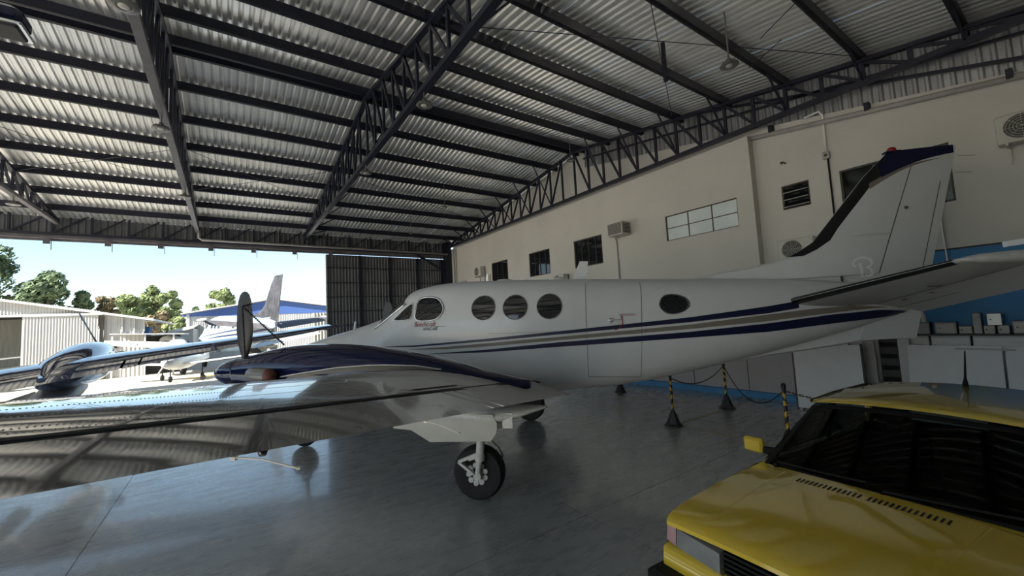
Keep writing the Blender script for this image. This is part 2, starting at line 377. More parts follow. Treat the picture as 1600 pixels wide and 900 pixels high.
for n,(a,b,c,d) in enumerate(HW[:3]):   # thin black sheets stand in for the darkness of rooms behind the far windows
    MB().box(XW+.26,XW+.30,a-.1,b+.1,c-.1,d+.1).build('room_shade_sheet',M['gap'],wr)
MB().box(XW+.20,XW+.22,HW[3][0]-.1,HW[3][1]+.1,4.2,5.05).build('room_beyond_window',M['masonry'],wr)
# ------------------------------------------------------------------ front wall with the big sliding door
wf=MB().beam((X0,YF-.12,6.16),(XW,YF-.12,6.16),.12,.10).build('wall_front',M['steel']); wf['kind']='structure'
MB().beam((X0,YF-.12,6.92),(XW,YF-.12,6.92),.12,.09).build('top_chord',M['steel'],wf)
x=10.2; 
while x>-9:
    MB().beam((x,YF-.12,6.2),(x,YF-.12,6.9),.09,.06).build('web_member',M['steel'],wf)
    MB().beam((x-1.02,YF-.12,6.2),(x-.1,YF-.12,6.88),.06,.05).build('web_member',M['steel'],wf)
    x-=1.03
for i in range(24):
    xa=X0+i*1.0
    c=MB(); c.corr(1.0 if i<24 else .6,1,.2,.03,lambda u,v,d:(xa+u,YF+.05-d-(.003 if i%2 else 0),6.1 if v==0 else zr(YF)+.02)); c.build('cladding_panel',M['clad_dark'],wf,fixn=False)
MB().box(X0,XW,YF-.02,YF+.12,6.03,6.12).build('door_rail',M['steel_grey'],wf)
MB().box(X0,XW,YF+.16,YF+.2,5.95,6.09).build('rail_fascia',M['steel_grey'],wf)
for x in (-8.6,-7.0,-5.41,-3.8,-2.25,-.61,.94,2.58,4.17):
    h=MB().box(x-.09,x+.09,YF+.02,YF+.06,5.82,6.05); h.box(x+.11,x+.13,YF+.02,YF+.04,5.60,6.02); h.build('door_hanger',M['steel_grey'],wf)
p=MB(); p.tube([(-1.0,YF-.35,6.6),(-1.0,YF-.35,6.28),(-.9,YF-.35,6.2),(10.35,YF-.35,6.15)],.05,10); p.build('grey_drain_pipe',M['pipe'],wf,smooth=True)
MB().box(10.25,10.6,YF-.3,YF+.05,0,6.9).build('corner_column',M['steel'],wf)
MB().beam((8.6,YF-.15,6.05),(10.4,YF-.15,5.1),.12,.10).build('knee_brace',M['steel'],wf)
dr=MB().box(3.97,4.03,YF+.2,YF+.3,0,5.9); dr=dr.build('door_1',M['pipe']); dr['kind']='structure'
for i in range(7):
    x0=4.03+i*.93
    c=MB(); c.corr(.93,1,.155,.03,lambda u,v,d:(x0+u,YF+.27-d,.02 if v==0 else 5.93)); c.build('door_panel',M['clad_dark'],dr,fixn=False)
for x in (5.61,7.17,8.75,10.2): MB().box(x-.05,x+.05,YF+.16,YF+.24,0,5.93).build('stile',M['steel'],dr)
for z in (.05,1.0,1.65,2.37,3.07,3.8,4.51,5.26,5.9): MB().box(4.0,10.6,YF+.17,YF+.22,z-.02,z+.02).build('rail',M['steel'],dr)
# back wall behind the camera
bk=MB(); bk.corr(XW+.4-(-6.0),1,.2,.03,lambda u,v,d:(-6.0+u,Y0+d,0 if v==0 else 6.7)); bk=bk.build('wall_back',M['hwhite'],fixn=False); bk['kind']='structure'
# apron outside
ap=MB().box(-90,90,YF+.2,150,-.3,-.02).box(-90,X0,-60,YF+.2,-.3,-.02).box(X0,90,-60,Y0-.02,-.3,-.02).build('ground',M['concrete']); ap['kind']='structure'
# ------------------------------------------------------------------ twin turboprop aircraft (x forward, y port, z up; origin on the floor between the main wheels)
FS=[(4.72,1.50,1.46,.03),(4.6,1.66,1.30,.16),(4.3,1.80,1.17,.28),(3.9,1.93,1.07,.38),(3.4,2.05,1.00,.47),(2.9,2.16,.96,.55),(2.5,2.25,.94,.61),(2.2,2.34,.93,.65),(1.62,2.80,.93,.69),(1.35,2.87,.93,.72),(.9,2.905,.93,.73),(-.1,2.87,.95,.73),(-1.2,2.81,.99,.72),(-2.2,2.745,1.09,.67),(-3,2.69,1.25,.59),(-4,2.62,1.47,.46),(-5,2.52,1.72,.31),(-5.9,2.40,1.98,.15),(-6.1,2.3,2.1,.05)]
_A=np.array(FS)[::-1]; _xs=np.arange(-6.1,4.7201,.04)
def _smooth(k):
    y=np.interp(_xs,_A[:,0],_A[:,k]); out=y.copy()
    for it in range(3):
        p=np.pad(out,(5,5),mode='edge'); s=np.convolve(p,np.ones(11)/11,'valid')
        w=np.ones_like(out); w[(_xs>1.5)&(_xs<2.32)]=.12 if k==1 else 1; w[_xs>4.4]=.15; w[_xs<-5.95]=.3
        out=out*(1-w)+s*w
    return out
_F=[_smooth(k) for k in (1,2,3)]
def fsec(a): return [float(np.interp(a,_xs,F)) for F in _F]
NN=2.5
def fsurf(a,z):
    t,b,w=fsec(a); zm=(t+b)/2; q=min(1,abs((z-zm)/((t-b)/2))); return w*(1-q**NN)**(1/NN)
def fang(a,th,off=0):
    t,b,w=fsec(a); zm=(t+b)/2; hh=(t-b)/2; c,s=math.cos(th),math.sin(th)
    y=math.copysign(abs(c)**(2/NN),c); z=math.copysign(abs(s)**(2/NN),s)
    return (a,(w+off)*y,zm+(hh+off)*z)
def sidept(a,z,side=1,off=.003):
    off=off+.004
    e=.01; b=fsurf(a,z); db=(fsurf(a,z+e)-fsurf(a,z-e))/(2*e); da=(fsurf(a+e,z)-fsurf(a-e,z))/(2*e)
    n=Vector((-da,1,-db)).normalized()*off
    return (a+n.x, side*(b+n.y), z+n.z)
def patch(poly, side=1, off=.004, rings=5, fn=sidept, seg=None):   # a closed outline laid on the skin
    pts=[]
    for i in range(len(poly)):
        p,q=poly[i],poly[(i+1)%len(poly)]; n=max(1,int(math.dist(p,q)/.05)) if seg is None else seg
        pts+=[(p[0]+(q[0]-p[0])*k/n,p[1]+(q[1]-p[1])*k/n) for k in range(n)]
    cx=sum(p[0] for p in pts)/len(pts); cz=sum(p[1] for p in pts)/len(pts)
    rows=[[fn(cx+(x-cx)*r/rings,cz+(z-cz)*r/rings,side,off) for x,z in pts] for r in range(rings,0,-1)]
    mb=MB(); mb.grid(rows,closed=True); n=len(pts); c=fn(cx,cz,side,off); b=len(mb.v)-n
    mb.add([c]+[mb.v[b+i] for i in range(n)],[(0,1+i,1+(i+1)%n) for i in range(n)]); return mb
def band(top,bot,side=1,off=.003,fn=sidept,step=.08):     # stripe between two polylines z(a)
    a0=min(top[0][0],top[-1][0]); a1=max(top[0][0],top[-1][0]); T=sorted(top);B_=sorted(bot); n=max(2,int((a1-a0)/step)); rows=[]
    for i in range(n+1):
        a=a0+(a1-a0)*i/n; zt=np.interp(a,[p[0] for p in T],[p[1] for p in T]); zb=np.interp(a,[p[0] for p in B_],[p[1] for p in B_])
        rows.append([fn(a,zb+(zt-zb)*k/3,side,off) for k in range(4)])
    return MB().grid(rows)
def ell(cx,cz,rx,rz,n=28,rot=0):
    return [(cx+rx*math.cos(2*PI*k/n)*math.cos(rot)-rz*math.sin(2*PI*k/n)*math.sin(rot), cz+rx*math.cos(2*PI*k/n)*math.sin(rot)+rz*math.sin(2*PI*k/n)*math.cos(rot)) for k in range(n)]
def ringpatch(o_,i_,side,off,fn=sidept):
    mb=MB(); mb.grid([[fn(x,z,side,off*.3) for x,z in o_],[fn(x,z,side,off) for x,z in o_],[fn(x,z,side,off) for x,z in i_],[fn(x,z,side,off*.2) for x,z in i_]],closed=True); return mb
def chaikin(poly,n=2):
    for _ in range(n):
        r=[]
        for i in range(len(poly)):
            p,q=poly[i],poly[(i+1)%len(poly)]; r+=[(p[0]*.75+q[0]*.25,p[1]*.75+q[1]*.25),(p[0]*.25+q[0]*.75,p[1]*.25+q[1]*.75)]
        poly=r
    return poly
def scl(poly,k):
    cx=sum(p[0] for p in poly)/len(poly); cz=sum(p[1] for p in poly)/len(poly); return [(cx+(x-cx)*k,cz+(z-cz)*k) for x,z in poly]
# wing
_UX=[0,.005,.0125,.03,.05,.1,.2,.3,.4,.5,.6,.7,.8,.9,1]; _UY=[0,.10,.158,.238,.296,.39,.468,.497,.50,.482,.436,.358,.25,.13,.0]
def nacu(c,t): return t*float(np.interp(c,_UX,_UY))
def naca(c,t): return 5*t*(.2969*math.sqrt(max(c,0))-.126*c-.3516*c*c+.2843*c**3-.1036*c**4)
def wpt(b,c,up,side=1,off=0):
    LEa=1.04-max(0,b-2.6)/5.06*.32; LEz=float(np.interp(b,[.5,.75,3,6,7.7],[1.285,1.32,1.60,1.90,2.085])); TEa=-1.11+.11*(b-.75); TEz=.923+.151*b
    ch=LEa-TEa; t=.17-.05*(b-.6)/7.06
    if b>7.2: s=math.sqrt(max(0,1-((b-7.2)/.46)**2))*.98+.02; mid=LEa-.42*ch; LEa=mid+(LEa-mid)*(.35+.65*s); TEa=mid+(TEa-mid)*(.55+.45*s); t*=s
    cam_=.022*4*c*(1-c)*(1-.5*c)
    y=(naca(c,t)*.45+nacu(c,t)*.55 if up else -naca(c,t))+cam_*.8
    a=LEa+(TEa-LEa)*c; z=LEz+(TEz-LEz)*c+y*ch+off*(1 if up else -1)
    return (a,side*b,z)
def wsurf(side,up=True):
    return lambda b,c,s_,off: wpt(b,c,up,side,off)
def wing_slab(bs,c0,c1,side,n=16):
    cs=[c0+(c1-c0)*(1-math.cos(PI*k/n))/2 for k in range(n+1)] if c0==0 else [c0+(c1-c0)*k/6 for k in range(7)]
    rows=[[wpt(b,c,True,side) for c in reversed(cs)]+[wpt(b,c,False,side) for c in (cs[1:] if c0==0 else cs)] for b in bs]
    mb=MB(); mb.grid(rows,closed=True); n=len(rows[0])
    mb.add(rows[0],[tuple(range(n))]); mb.add(rows[-1],[tuple(range(n-1,-1,-1))]); return mb
HC=.74
# nacelle
NB=2.05
NS=[(3.36,1.83,1.44,.20),(3.27,1.86,1.41,.235),(2.9,1.945,1.30,.32),(2.45,1.995,1.2,.37),(1.96,1.985,1.14,.40),(1.57,1.96,1.12,.41),(1.2,1.905,1.12,.41),(.76,1.83,1.12,.40),(.32,1.735,1.14,.37),(-.17,1.575,1.17,.26),(-.52,1.48,1.27,.12),(-.72,1.425,1.39,.012)]
_N=np.array(NS)[::-1]; _nx=np.arange(-.72,3.361,.04)
def _ns(k):
    y=np.interp(_nx,_N[:,0],_N[:,k])
    for _ in range(2): y=np.convolve(np.pad(y,(4,4),mode='edge'),np.ones(9)/9,'valid')
    return y
_NF=[_ns(k) for k in (1,2,3)]
def nsec(a): return [float(np.interp(a,_nx,F)) for F in _NF]
def nside(side,NB=2.05):
    def f(a,z,s_,off):
        t,b,w=nsec(a); zm=(t+b)/2; q=min(.999,abs((z-zm)/((t-b)/2))); return (a,side*NB+s_*(w*(1-q**2.3)**(1/2.3)+off),z)
    return f
# fin: leading edge and trailing edge as functions of height
FL=[(2.60,-2.6),(2.70,-3.1),(2.80,-3.95),(2.91,-4.46),(3.0,-4.66),(3.12,-4.85),(3.47,-5.14),(4.06,-5.63),(4.39,-5.98)]
def fle(z): return float(np.interp(z,[p[0] for p in FL],[p[1] for p in FL]))
def fhi(z): return -6.22+(4.12-z)*.375
def fte(z): return float(np.interp(z,[1.6,2.67,4.36],[-6.03,-6.35,-6.83]))
def fthick(a,z):
    le=fle(z); te=fte(z); c=min(1,max(0,(le-a)/(le-te))); return min(.075,naca(c,.085)*(le-te)*.9)+.004
def fpt(a,z,side,off): return (a,side*(fthick(a,z)+off),z)
def stp(b,c,up,side,off=0):
    LEa=-4.24-.245*(b-.15); LEz=2.2+.1228*b; TEa=-6.02+.17*(b-.15); TEz=LEz-.06; ch=LEa-TEa
    if c>.68: TEz=LEz-.06-.17*(c-.68)/.32
    return (LEa+(TEa-LEa)*c, side*b, LEz+(TEz-LEz)*c*(1)+naca(c,.10)*ch*(1 if up else -1)+off*(1 if up else -1))
def make_text(txt,size,mapf,m,parent,name,shear=.0,res=3):
    cu=bpy.data.curves.new('t','FONT'); cu.body=txt; cu.size=size; cu.shear=shear; cu.resolution_u=res
    o=bpy.data.objects.new('t',cu); COL.objects.link(o)
    dg=bpy.context.evaluated_depsgraph_get(); me=bpy.data.meshes.new_from_object(o.evaluated_get(dg))
    bpy.data.objects.remove(o); 
    for v in me.vertices: v.co=mapf(v.co.x,v.co.y)
    me.materials.clear(); me.materials.append(m); n=bpy.data.objects.new(name,me); COL.objects.link(n); n.parent=parent; return n
def ribbon(pts,w,fn,close=False):     # flat stroke with width w (list) in the a,z plane
    L=[];R=[]
    for i,p in enumerate(pts):
        a=pts[max(i-1,0)]; b=pts[min(i+1,len(pts)-1)]; dx,dz=b[0]-a[0],b[1]-a[1]; l=math.hypot(dx,dz) or 1; ww=(w[i] if isinstance(w,list) else w)/2
        L.append(fn(p[0]-dz/l*ww,p[1]+dx/l*ww)); R.append(fn(p[0]+dz/l*ww,p[1]-dx/l*ww))
    return MB().grid([L,R])
def aircraft(loc,heading,scale,label,group,full=True,C=None):
    C=C or {}
    cw=C.get('body',M['white']); wg=C.get('wing',M['wing']); nv=C.get('nacelle',M['navy']); fc=C.get('fin',cw); NB=C.get('nb',2.05)
    root=empty('turboprop_aircraft',(loc[0],loc[1],0),heading); root.scale=(scale,)*3
    tag(root,label,'aircraft',group)
    # fuselage
    rows=[]
    n=72
    for a in _xs[::2]: rows.append([fang(a,2*PI*(k+.5)/n) for k in range(n)])
    mb=MB().grid(rows,closed=True); mb.add(rows[0],[tuple(range(n))]); mb.add(rows[-1],[tuple(range(n))])
    fu=mb.build('fuselage',cw,root,smooth=True,sharp=50)
    # ventral fin below the tail cone
    vb=[]
    for a,z0,z1,w in ((-2.9,1.25,1.5,.02),(-3.5,1.335,1.6,.05),(-4.2,1.44,1.75,.05),(-5.0,1.54,1.95,.045),(-5.78,1.66,2.1,.03)):
        vb.append([(a,w,z1),(a,w,z0+.03),(a,0,z0),(a,-w,z0+.03),(a,-w,z1)])
    o=MB().grid(vb).add([vb[-1][0],vb[-1][1],vb[-1][2],vb[-1][3],vb[-1][4]],[(0,1,2,3,4)]); o.build('ventral_fin',cw,root,smooth=True,sharp=40)
    # windshield
    for s in (1,-1):
        rows=[[fang(2.16-.50*i/8,PI/2-s*(.05+ .72*j/8),.005) for j in range(9)] for i in range(9)]
        o=MB().grid(rows).build('windshield_pane',M['acglass'],root,smooth=True)
        ed=[fang(2.22-.62*i/8,PI/2-s*.84,.010) for i in range(9)]
        MB().tube(ed,.02,6).build('windshield_frame',M['silver'],root,smooth=True)
    cwin=chaikin([(1.375,2.40),(1.375,2.56),(1.30,2.625),(1.13,2.625),(.98,2.575),(.895,2.45),(.905,2.36),(.98,2.28),(1.07,2.245),(1.32,2.245),(1.385,2.29)],1)
    tri=chaikin([(1.82,2.275),(1.78,2.30),(1.52,2.53),(1.475,2.53),(1.455,2.50),(1.46,2.31),(1.50,2.27)],1)
    rw=chaikin([(-2.48,2.306),(-2.53,2.399),(-2.63,2.43),(-2.76,2.41),(-2.86,2.36),(-2.89,2.27),(-2.82,2.185),(-2.68,2.145),(-2.56,2.165),(-2.49,2.24)],1)
    for s in (1,-1):
        for nm,pl in (('cockpit_window',cwin),('quarter_window',tri),('rear_window',rw)):
            o=patch(pl,s,.005).build(nm,M['acglass'],root,smooth=True)
            ringpatch(scl(pl,1.09),scl(pl,.99),s,.010).build('window_seal',M['silver'] if nm!='rear_window' else M['line'],o,smooth=True)
        for cx,cz in ((.212,2.397),(-.305,2.376),(-.845,2.36)):
            pl=ell(cx,cz,.188,.187)
            o=patch(pl,s,.005,seg=1).build('cabin_window',M['acglass'],root,smooth=True)
            ringpatch(scl(pl,1.05),scl(pl,.99),s,.008).build('window_seal',M['line'],o,smooth=True)
        # stripes
        n1t=[(1.95,1.845),(1.38,1.85),(.18,1.906),(-1.03,1.975),(-2.9,2.083),(-3.97,2.182),(-4.4,2.235)]; n1b=[(1.95,1.840),(1.38,1.824),(.18,1.866),(-1.03,1.927),(-2.9,2.013),(-3.97,2.083),(-4.4,2.135)]
        tt=[(1.5,1.785),(.82,1.806),(.18,1.836),(-1.03,1.89),(-2.9,1.978),(-3.96,2.064),(-4.58,2.113),(-5.1,2.13),(-5.6,2.09)]; tb=[(1.5,1.78),(.82,1.77),(.18,1.786),(-1.03,1.84),(-2.9,1.914),(-3.96,1.97),(-4.58,2.022),(-5.1,2.06),(-5.6,2.085)]
        n2t=[(1.2,1.702),(.19,1.736),(-1.02,1.808),(-2.88,1.873),(-3.95,1.938),(-4.83,2.017),(-5.5,2.05),(-5.95,2.02)]; n2b=[(1.2,1.698),(.19,1.696),(-1.02,1.739),(-2.87,1.788),(-3.94,1.817),(-4.83,1.889),(-5.5,1.94),(-5.95,1.99)]
        st=M['navy_stripe']
        band(n1t,n1b,s).build('navy_stripe',st,root,smooth=True); band(tt,tb,s).build('taupe_stripe',M['taupe'],root,smooth=True); band(n2t,n2b,s).build('navy_stripe',st,root,smooth=True)
    if full:
        # entry door outline, handle, small markings (port side)
        dl=[(-1.41,2.69),(-1.37,1.26),(-2.14,1.22),(-2.24,2.66)]
        d=empty('entry_door',(0,0,0),0,root)
        for (p,q) in zip(dl,dl[1:]):
            n=24; pts=[(p[0]+(q[0]-p[0])*i/n,p[1]+(q[1]-p[1])*i/n) for i in range(n+1)]
            ribbon(pts,.006,lambda a,z: sidept(a,z,1,.003)).build('door_seam',M['line'],d)
        mb=MB()
        for i in range(26): a=-1.40-.72*i/25; mb.lathe([(.004,0),(0,.004)],sidept(a,1.265-.04*i/25,1,.003),'y',5)
        mb.build('hinge_rivets',M['line'],d)['kind']='stuff'
        hb=MB(); P0=sidept(-1.75,2.095,1,.0); hb.lathe([(.035,0),(.035,.012),(.025,.02),(0,.022)],P0,'y',16); hb.beam(sidept(-1.75,2.10,1,.03),sidept(-1.91,2.10,1,.03),.022,.014); hb.build('door_handle',M['silver'],d)
        arc=[(-1.80+.10*math.cos(t),2.045+.10*math.sin(t)) for t in np.linspace(-1.3,-2.9,10)]
        arc=[(-1.92,2.13),(-1.925,2.08),(-1.92,2.03),(-1.89,1.99),(-1.85,1.965),(-1.80,1.955)]
        ribbon(arc,.013,lambda a,z: sidept(a,z,1,.006)).build('red_arrow',M['redink'],root)
        ribbon([(-1.92,2.155),(-1.92,2.125)],[.0,.04],lambda a,z: sidept(a,z,1,.006)).build('red_arrow',M['redink'],root)
        for z,x1 in ((2.178,-2.10),(2.162,-2.13)): ribbon([(-1.88,z),(x1,z-.006)],.006,lambda a,z: sidept(a,z,1,.005)).build('small_print',M['redink'],root)
        make_text('Beechcraft',.115,lambda x,y: Vector(sidept(1.40-x*.78,2.150+y*1.0-x*.02,1,.005)),M['redink'],root,'lettering',.25)
        make_text('KING AIR',.07,lambda x,y: Vector(sidept(1.24-x*.85,2.085+y-x*.02,1,.005)),M['inkblk'],root,'lettering',.4)
        ribbon([(1.00,2.135),(.82,2.14)],[.012,.003],lambda a,z: sidept(a,z,1,.005)).build('lettering_flourish',M['inkblk'],root)
        ribbon([(2.0,2.0),(0,1.98),(-1.35,1.965)],.004,lambda a,z: sidept(a,z,1,.002)).build('panel_seam',M['line'],root)
        # aerials on the roof
        def topz(a): return fsec(a)[0]
        b_=MB(); b_.add([(-1.18,.006,topz(-1.2)-.02),(-1.42,.006,topz(-1.4)-.02),(-1.47,.006,3.10),(-1.33,.006,3.11),(-1.18,-.006,topz(-1.2)-.02),(-1.42,-.006,topz(-1.4)-.02),(-1.47,-.006,3.10),(-1.33,-.006,3.11)],[(0,1,2,3),(4,7,6,5),(0,4,5,1),(1,5,6,2),(2,6,7,3),(3,7,4,0)]); b_.build('blade_aerial',cw,root)
        for a,rx,hh in ((.75,.09,.035),(.0,.17,.03),(-.95,.12,.05)):
            MB().lathe([(rx,-.03),(rx*.95,0),(rx*.6,hh*.8),(0,hh)],(a,0,topz(a)),'z',20).build('dome_aerial',cw,root,smooth=True)
        for a in (-.35,-.68):
            MB().add([(a,.008,topz(a)-.01),(a-.10,.008,topz(a)-.01),(a-.12,.008,topz(a)+.07),(a-.08,.008,topz(a)+.07),(a,-.008,topz(a)-.01),(a-.10,-.008,topz(a)-.01),(a-.12,-.008,topz(a)+.07),(a-.08,-.008,topz(a)+.07)],[(0,1,2,3),(4,7,6,5),(0,4,5,1),(1,5,6,2),(2,6,7,3),(3,7,4,0)]).build('blade_aerial',cw,root)
        MB().tube([(.31,0,2.88),(.30,0,3.02)],.006,6).build('whip_aerial',M['silver'],root)
        MB().tube([(2.75,.30,2.13),(2.72,.30,2.30)],.018,8).build('outside_air_probe',M['silver'],root)
    # wings
    for s in (1,-1):
        bs=[.55,.9,1.3,1.7,2.05,2.4,2.8,3.4,4.0,4.7,5.4,6.1,6.7,7.1,7.25,7.38,7.5,7.58,7.63,7.655]; bmax=C.get('bmax',9); bs=[b for b in bs if b<bmax]
        w=wing_slab(bs,0,HC-.012,s,18).build('wing',wg,root,smooth=True,sharp=50)
        wing_slab([b for b in [.55,1.5,2.5,3.5,4.6,5,6.2,7.1,7.25,7.38,7.5,7.58,7.63] if b<bmax],HC-.02,HC+.02,s).build('hinge_shroud',M['gap'],w)
        for nm,b0,b1,gp in (('inboard_flap',.86,3.72,.004),('outboard_flap',3.76,3.95,.004),('aileron',3.98,7.0,.010),('wing_tip_trailing_edge',7.02,7.63,.0)):
            if b0>bmax: continue
            b1=min(b1,bmax-.06); bb=[b0+(b1-b0)*k/8 for k in range(9)]
            c_=wing_slab(bb,HC+gp,1.0,s).build(nm,wg,w,smooth=True,sharp=40)
            for v in c_.data.vertices: pass
        if full and s==1:
            # dark aileron gap, panel seams, rivet rows, static wicks
            f=lambda b,c: wpt(b,c,True,1,.0035)
            ribbon([(b,HC-.001) for b in np.linspace(3.92,7.1,30)],.02,f).build('aileron_gap',M['gap'],w)
            ribbon([(b,HC-.004) for b in np.linspace(1.5,3.0,14)],.008,f).build('flap_gap',M['gap'],w)
            ribbon([(b,.695) for b in np.linspace(3.35,4.25,10)],[.0]+[.02]*8+[.0],f).build('vent_slot',M['gap'],w)
            for b in (2.72,3.3,4.7,5.9): ribbon([(b,c) for c in np.linspace(.05,.72,14)],.004,f).build('panel_seam',M['line'],w)
            for c0 in (.30,.56): ribbon([(b,c0) for b in np.linspace(2.7,7.0,30)],.0015,f).build('panel_seam',M['line'],w)
            mb=MB()
            for row,cc in enumerate((.16,.27,.45,.55,.66,.695)):
                for i in range(290):
                    b=2.8+4.3*i/289; mb.lathe([(.0032,0),(.002,.0015),(0,.0018)],wpt(b,cc,True,1,.0),'z',5)
            mb.build('rivets',M['ac'],w)['kind']='stuff'
            for b,q in ((5.99,None),(4.93,None)):
                p=wpt(b,.99,False,1,.004); q=(p[0]-.235,p[1]+.035,p[2]-.012) if b>5.5 else (p[0]-.235,p[1]+.15,p[2]-.02)
                k=MB(); k.tube([p,((p[0]+q[0])/2,(p[1]+q[1])/2,(p[2]+q[2])/2+.008),q],.0028,6).tube([q,(q[0]-.008,q[1]-.004,q[2]-.002)],.0055,6).box(p[0]-.010,p[0]+.008,p[1]-.005,p[1]+.005,p[2]-.007,p[2]+.002); k.build('static_wick',M['lamp_glass'],w)
            o=MB().lathe([(0,-.018),(.010,-.016),(.016,0),(.010,.012)],(wpt(5.86,.97,False,1)[0]+.01,5.86,wpt(5.86,.97,False,1)[2]-.004),'z',14).build('wing_light',M['boot'],w,smooth=True)
        # nacelle
        n=32; rows=[]
        for a in _nx[::2]:
            t,b,wd=nsec(a); zm=(t+b)/2; hh=(t-b)/2
            rows.append([(a,s*NB+wd*math.copysign(abs(math.cos(q))**(2/2.3),math.cos(q)),zm+hh*math.copysign(abs(math.sin(q))**(2/2.3),math.sin(q))) for q in [2*PI*(k+.5)/n for k in range(n)]])
        mb=MB().grid(rows,closed=True); mb.add(rows[0],[tuple(range(n))]); mb.add(rows[-1],[tuple(range(n))])
        na=mb.build('engine_nacelle',nv,root,smooth=True,sharp=50)
        rows=[]
        for a,zb,wd in ((1.1,1.2,.05),(.8,1.0,.25),(.3,.93,.30),(-.3,.95,.29),(-.62,1.03,.20),(-.82,1.09,.10),(-.9,1.11,.02)):
            zt=1.30 if a>-.2 else 1.14; rows.append([(a,s*NB+wd*math.cos(q),(zt+zb)/2+(zt-zb)/2*math.sin(q)) for q in [2*PI*k/20 for k in range(20)]])
        MB().grid(rows,closed=True).build('gear_fairing',M['prim'],root,smooth=True)
        for so_ in (1,-1):
            sw=[(2.45,1.605),(2.1,1.65),(1.64,1.70),(1.2,1.715),(.96,1.71),(.6,1.685),(.3,1.63)]; sb=[(2.45,1.60),(2.1,1.62),(1.64,1.64),(1.2,1.65),(.96,1.65),(.6,1.65),(.3,1.625)]
            fs=nside(s,NB)
            band(sw,sb,so_,.006,fs,.1).build('taupe_swoosh',M['taupe2'],na,smooth=True)
            band([(x,z+.010) for x,z in sw],sw,so_,.007,fs,.1).build('pale_pinstripe',M['prim'],na,smooth=True)
            # exhaust stack and plug
            e=[(2.98,s*NB+so_*.26,1.66),(2.86,s*NB+so_*.38,1.655),(2.70,s*NB+so_*.44,1.645),(2.54,s*NB+so_*.46,1.635)]
            es=MB().tube(e,[.05,.085,.10,.095],16,False).build('exhaust_stack',M['lamp'] if full else M['black'],na,smooth=True)
            MB().lathe([(0,-.10),(.06,-.09),(.09,-.04),(.092,0),(.075,.03),(0,.04)],(2.56,s*NB+so_*.46,1.637),'x',16).build('exhaust_plug',M['plug'] if full else M['black'],es,smooth=True)
        # propeller
        pr=empty('propeller',(3.36,s*NB,1.64),0,root)
        MB().lathe([(.20,-.02),(.205,.05),(.19,.16),(.15,.30),(.09,.42),(.03,.485),(0,.495)],(0,0,0),'x',28).build('spinner',C.get('spin',nv),pr,smooth=True)
        for k in range(3):
            ang=C.get('rot',0)+2*PI*k/3
            bl=MB(); rows=[]
            for r,cw_,th in ((.12,.07,.06),(.24,.10,.05),(.4,.20,.034),(.6,.25,.024),(.8,.25,.018),(1.0,.225,.012),(1.09,.17,.008),(1.13,.10,.005),(1.145,.02,.003)):
                tw=(1-r)*.35
                ring=[]
                for q in range(10):
                    t=2*PI*q/10; x=cw_/2*math.cos(t)-.01; y=th/2*math.sin(t)*1.3
                    x,y=x*math.cos(tw)-y*math.sin(tw),x*math.sin(tw)+y*math.cos(tw)
                    ring.append((x,y*math.cos(ang)-r*math.sin(ang), y*math.sin(ang)+r*math.cos(ang)))
                rows.append(ring)
            bl.grid(rows,closed=True); bl.add(rows[-1],[tuple(range(10))]); bl.build('blade',M['blade'],pr,smooth=True,sharp=60)
        # main gear
        g=empty('main_gear',(0,s*1.95,0),0,root); R=.325
        MB().lathe([(.15,-.085),(.21,-.10),(.29,-.095),(.32,-.06),(R,-.02),(R,.02),(.32,.06),(.29,.095),(.21,.10),(.15,.085)],(0,0,R),'y',40).build('tyre',M['rubber'],g,smooth=True,sharp=40)
        MB().lathe([(0,.05),(.05,.05),(.06,.02),(.13,.02),(.155,.07),(.155,-.07),(.13,-.03),(0,-.03)],(0,0,R),'y',28).build('wheel_rim',M['prim'],g,smooth=True,sharp=35)
        bk=MB()
        for k in range(9):
            t=2*PI*k/9; bk.lathe([(.034,0),(.034,s*.05),(0,s*.055)],(.105*math.cos(t),s*.06,R+.105*math.sin(t)),'y',10)
        bk.lathe([(.10,0),(.10,s*.02),(.05,s*.03),(0,s*.03)],(0,s*.05,R),'y',20); bk.build('brake_unit',M['prim'],g)
        st_=MB(); st_.tube([(-.02,s*.16,R),(-.055,s*.17,.52)],.034,12).tube([(-.055,s*.17,.52),(-.12,s*.17,1.05)],.05,12).lathe([(.058,-.05),(.058,.02)],(-.06,s*.17,.56),'z',14).tube([(-.02,s*.04,R),(-.02,s*.19,R)],.05,12); st_.build('gear_leg',M['prim'],g,smooth=True,sharp=40)
        tl=MB(); tl.beam((-.05,s*.19,.60),(.20,s*.19,.50),.05,.035).beam((.20,s*.19,.50),(.02,s*.19,.36),.05,.03).beam((-.05,s*.19,.58),(.07,s*.19,.54),.06,.05); tl.build('torque_link',M['prim'],g)
        MB().tube([(-.17,s*.15,.80),(-.24,s*.16,.72),(-.31,s*.17,.66),(-.34,s*.16,.58),(-.32,s*.13,.50)],.010,6).build('brake_hose',M['black'],g,smooth=True)
        for sd in (1,-1):
            b=s*.10+sd*s*.27
            d=MB(); out=[(.95,1.12),(.95,.945),(.72,.925),(.64,.88),(.48,.785),(-.27,.80),(-.34,.90),(-.35,1.0),(-.30,1.10)]
            vs=[(x,b,z) for x,z in out]+[(x,b+.012,z) for x,z in out]; m_=len(out)
            d.add(vs,[tuple(range(m_)),tuple(range(2*m_-1,m_-1,-1))]+[(i,(i+1)%m_,m_+(i+1)%m_,m_+i) for i in range(m_)])
            d.build('gear_door',M['beige'],g)
        MB().box(-.52,-.40,s*.30,s*.325,.93,1.10).build('flap_track',M['prim'],g)
    # nose gear
    g=empty('nose_gear',(4.03,0,0),0,root)
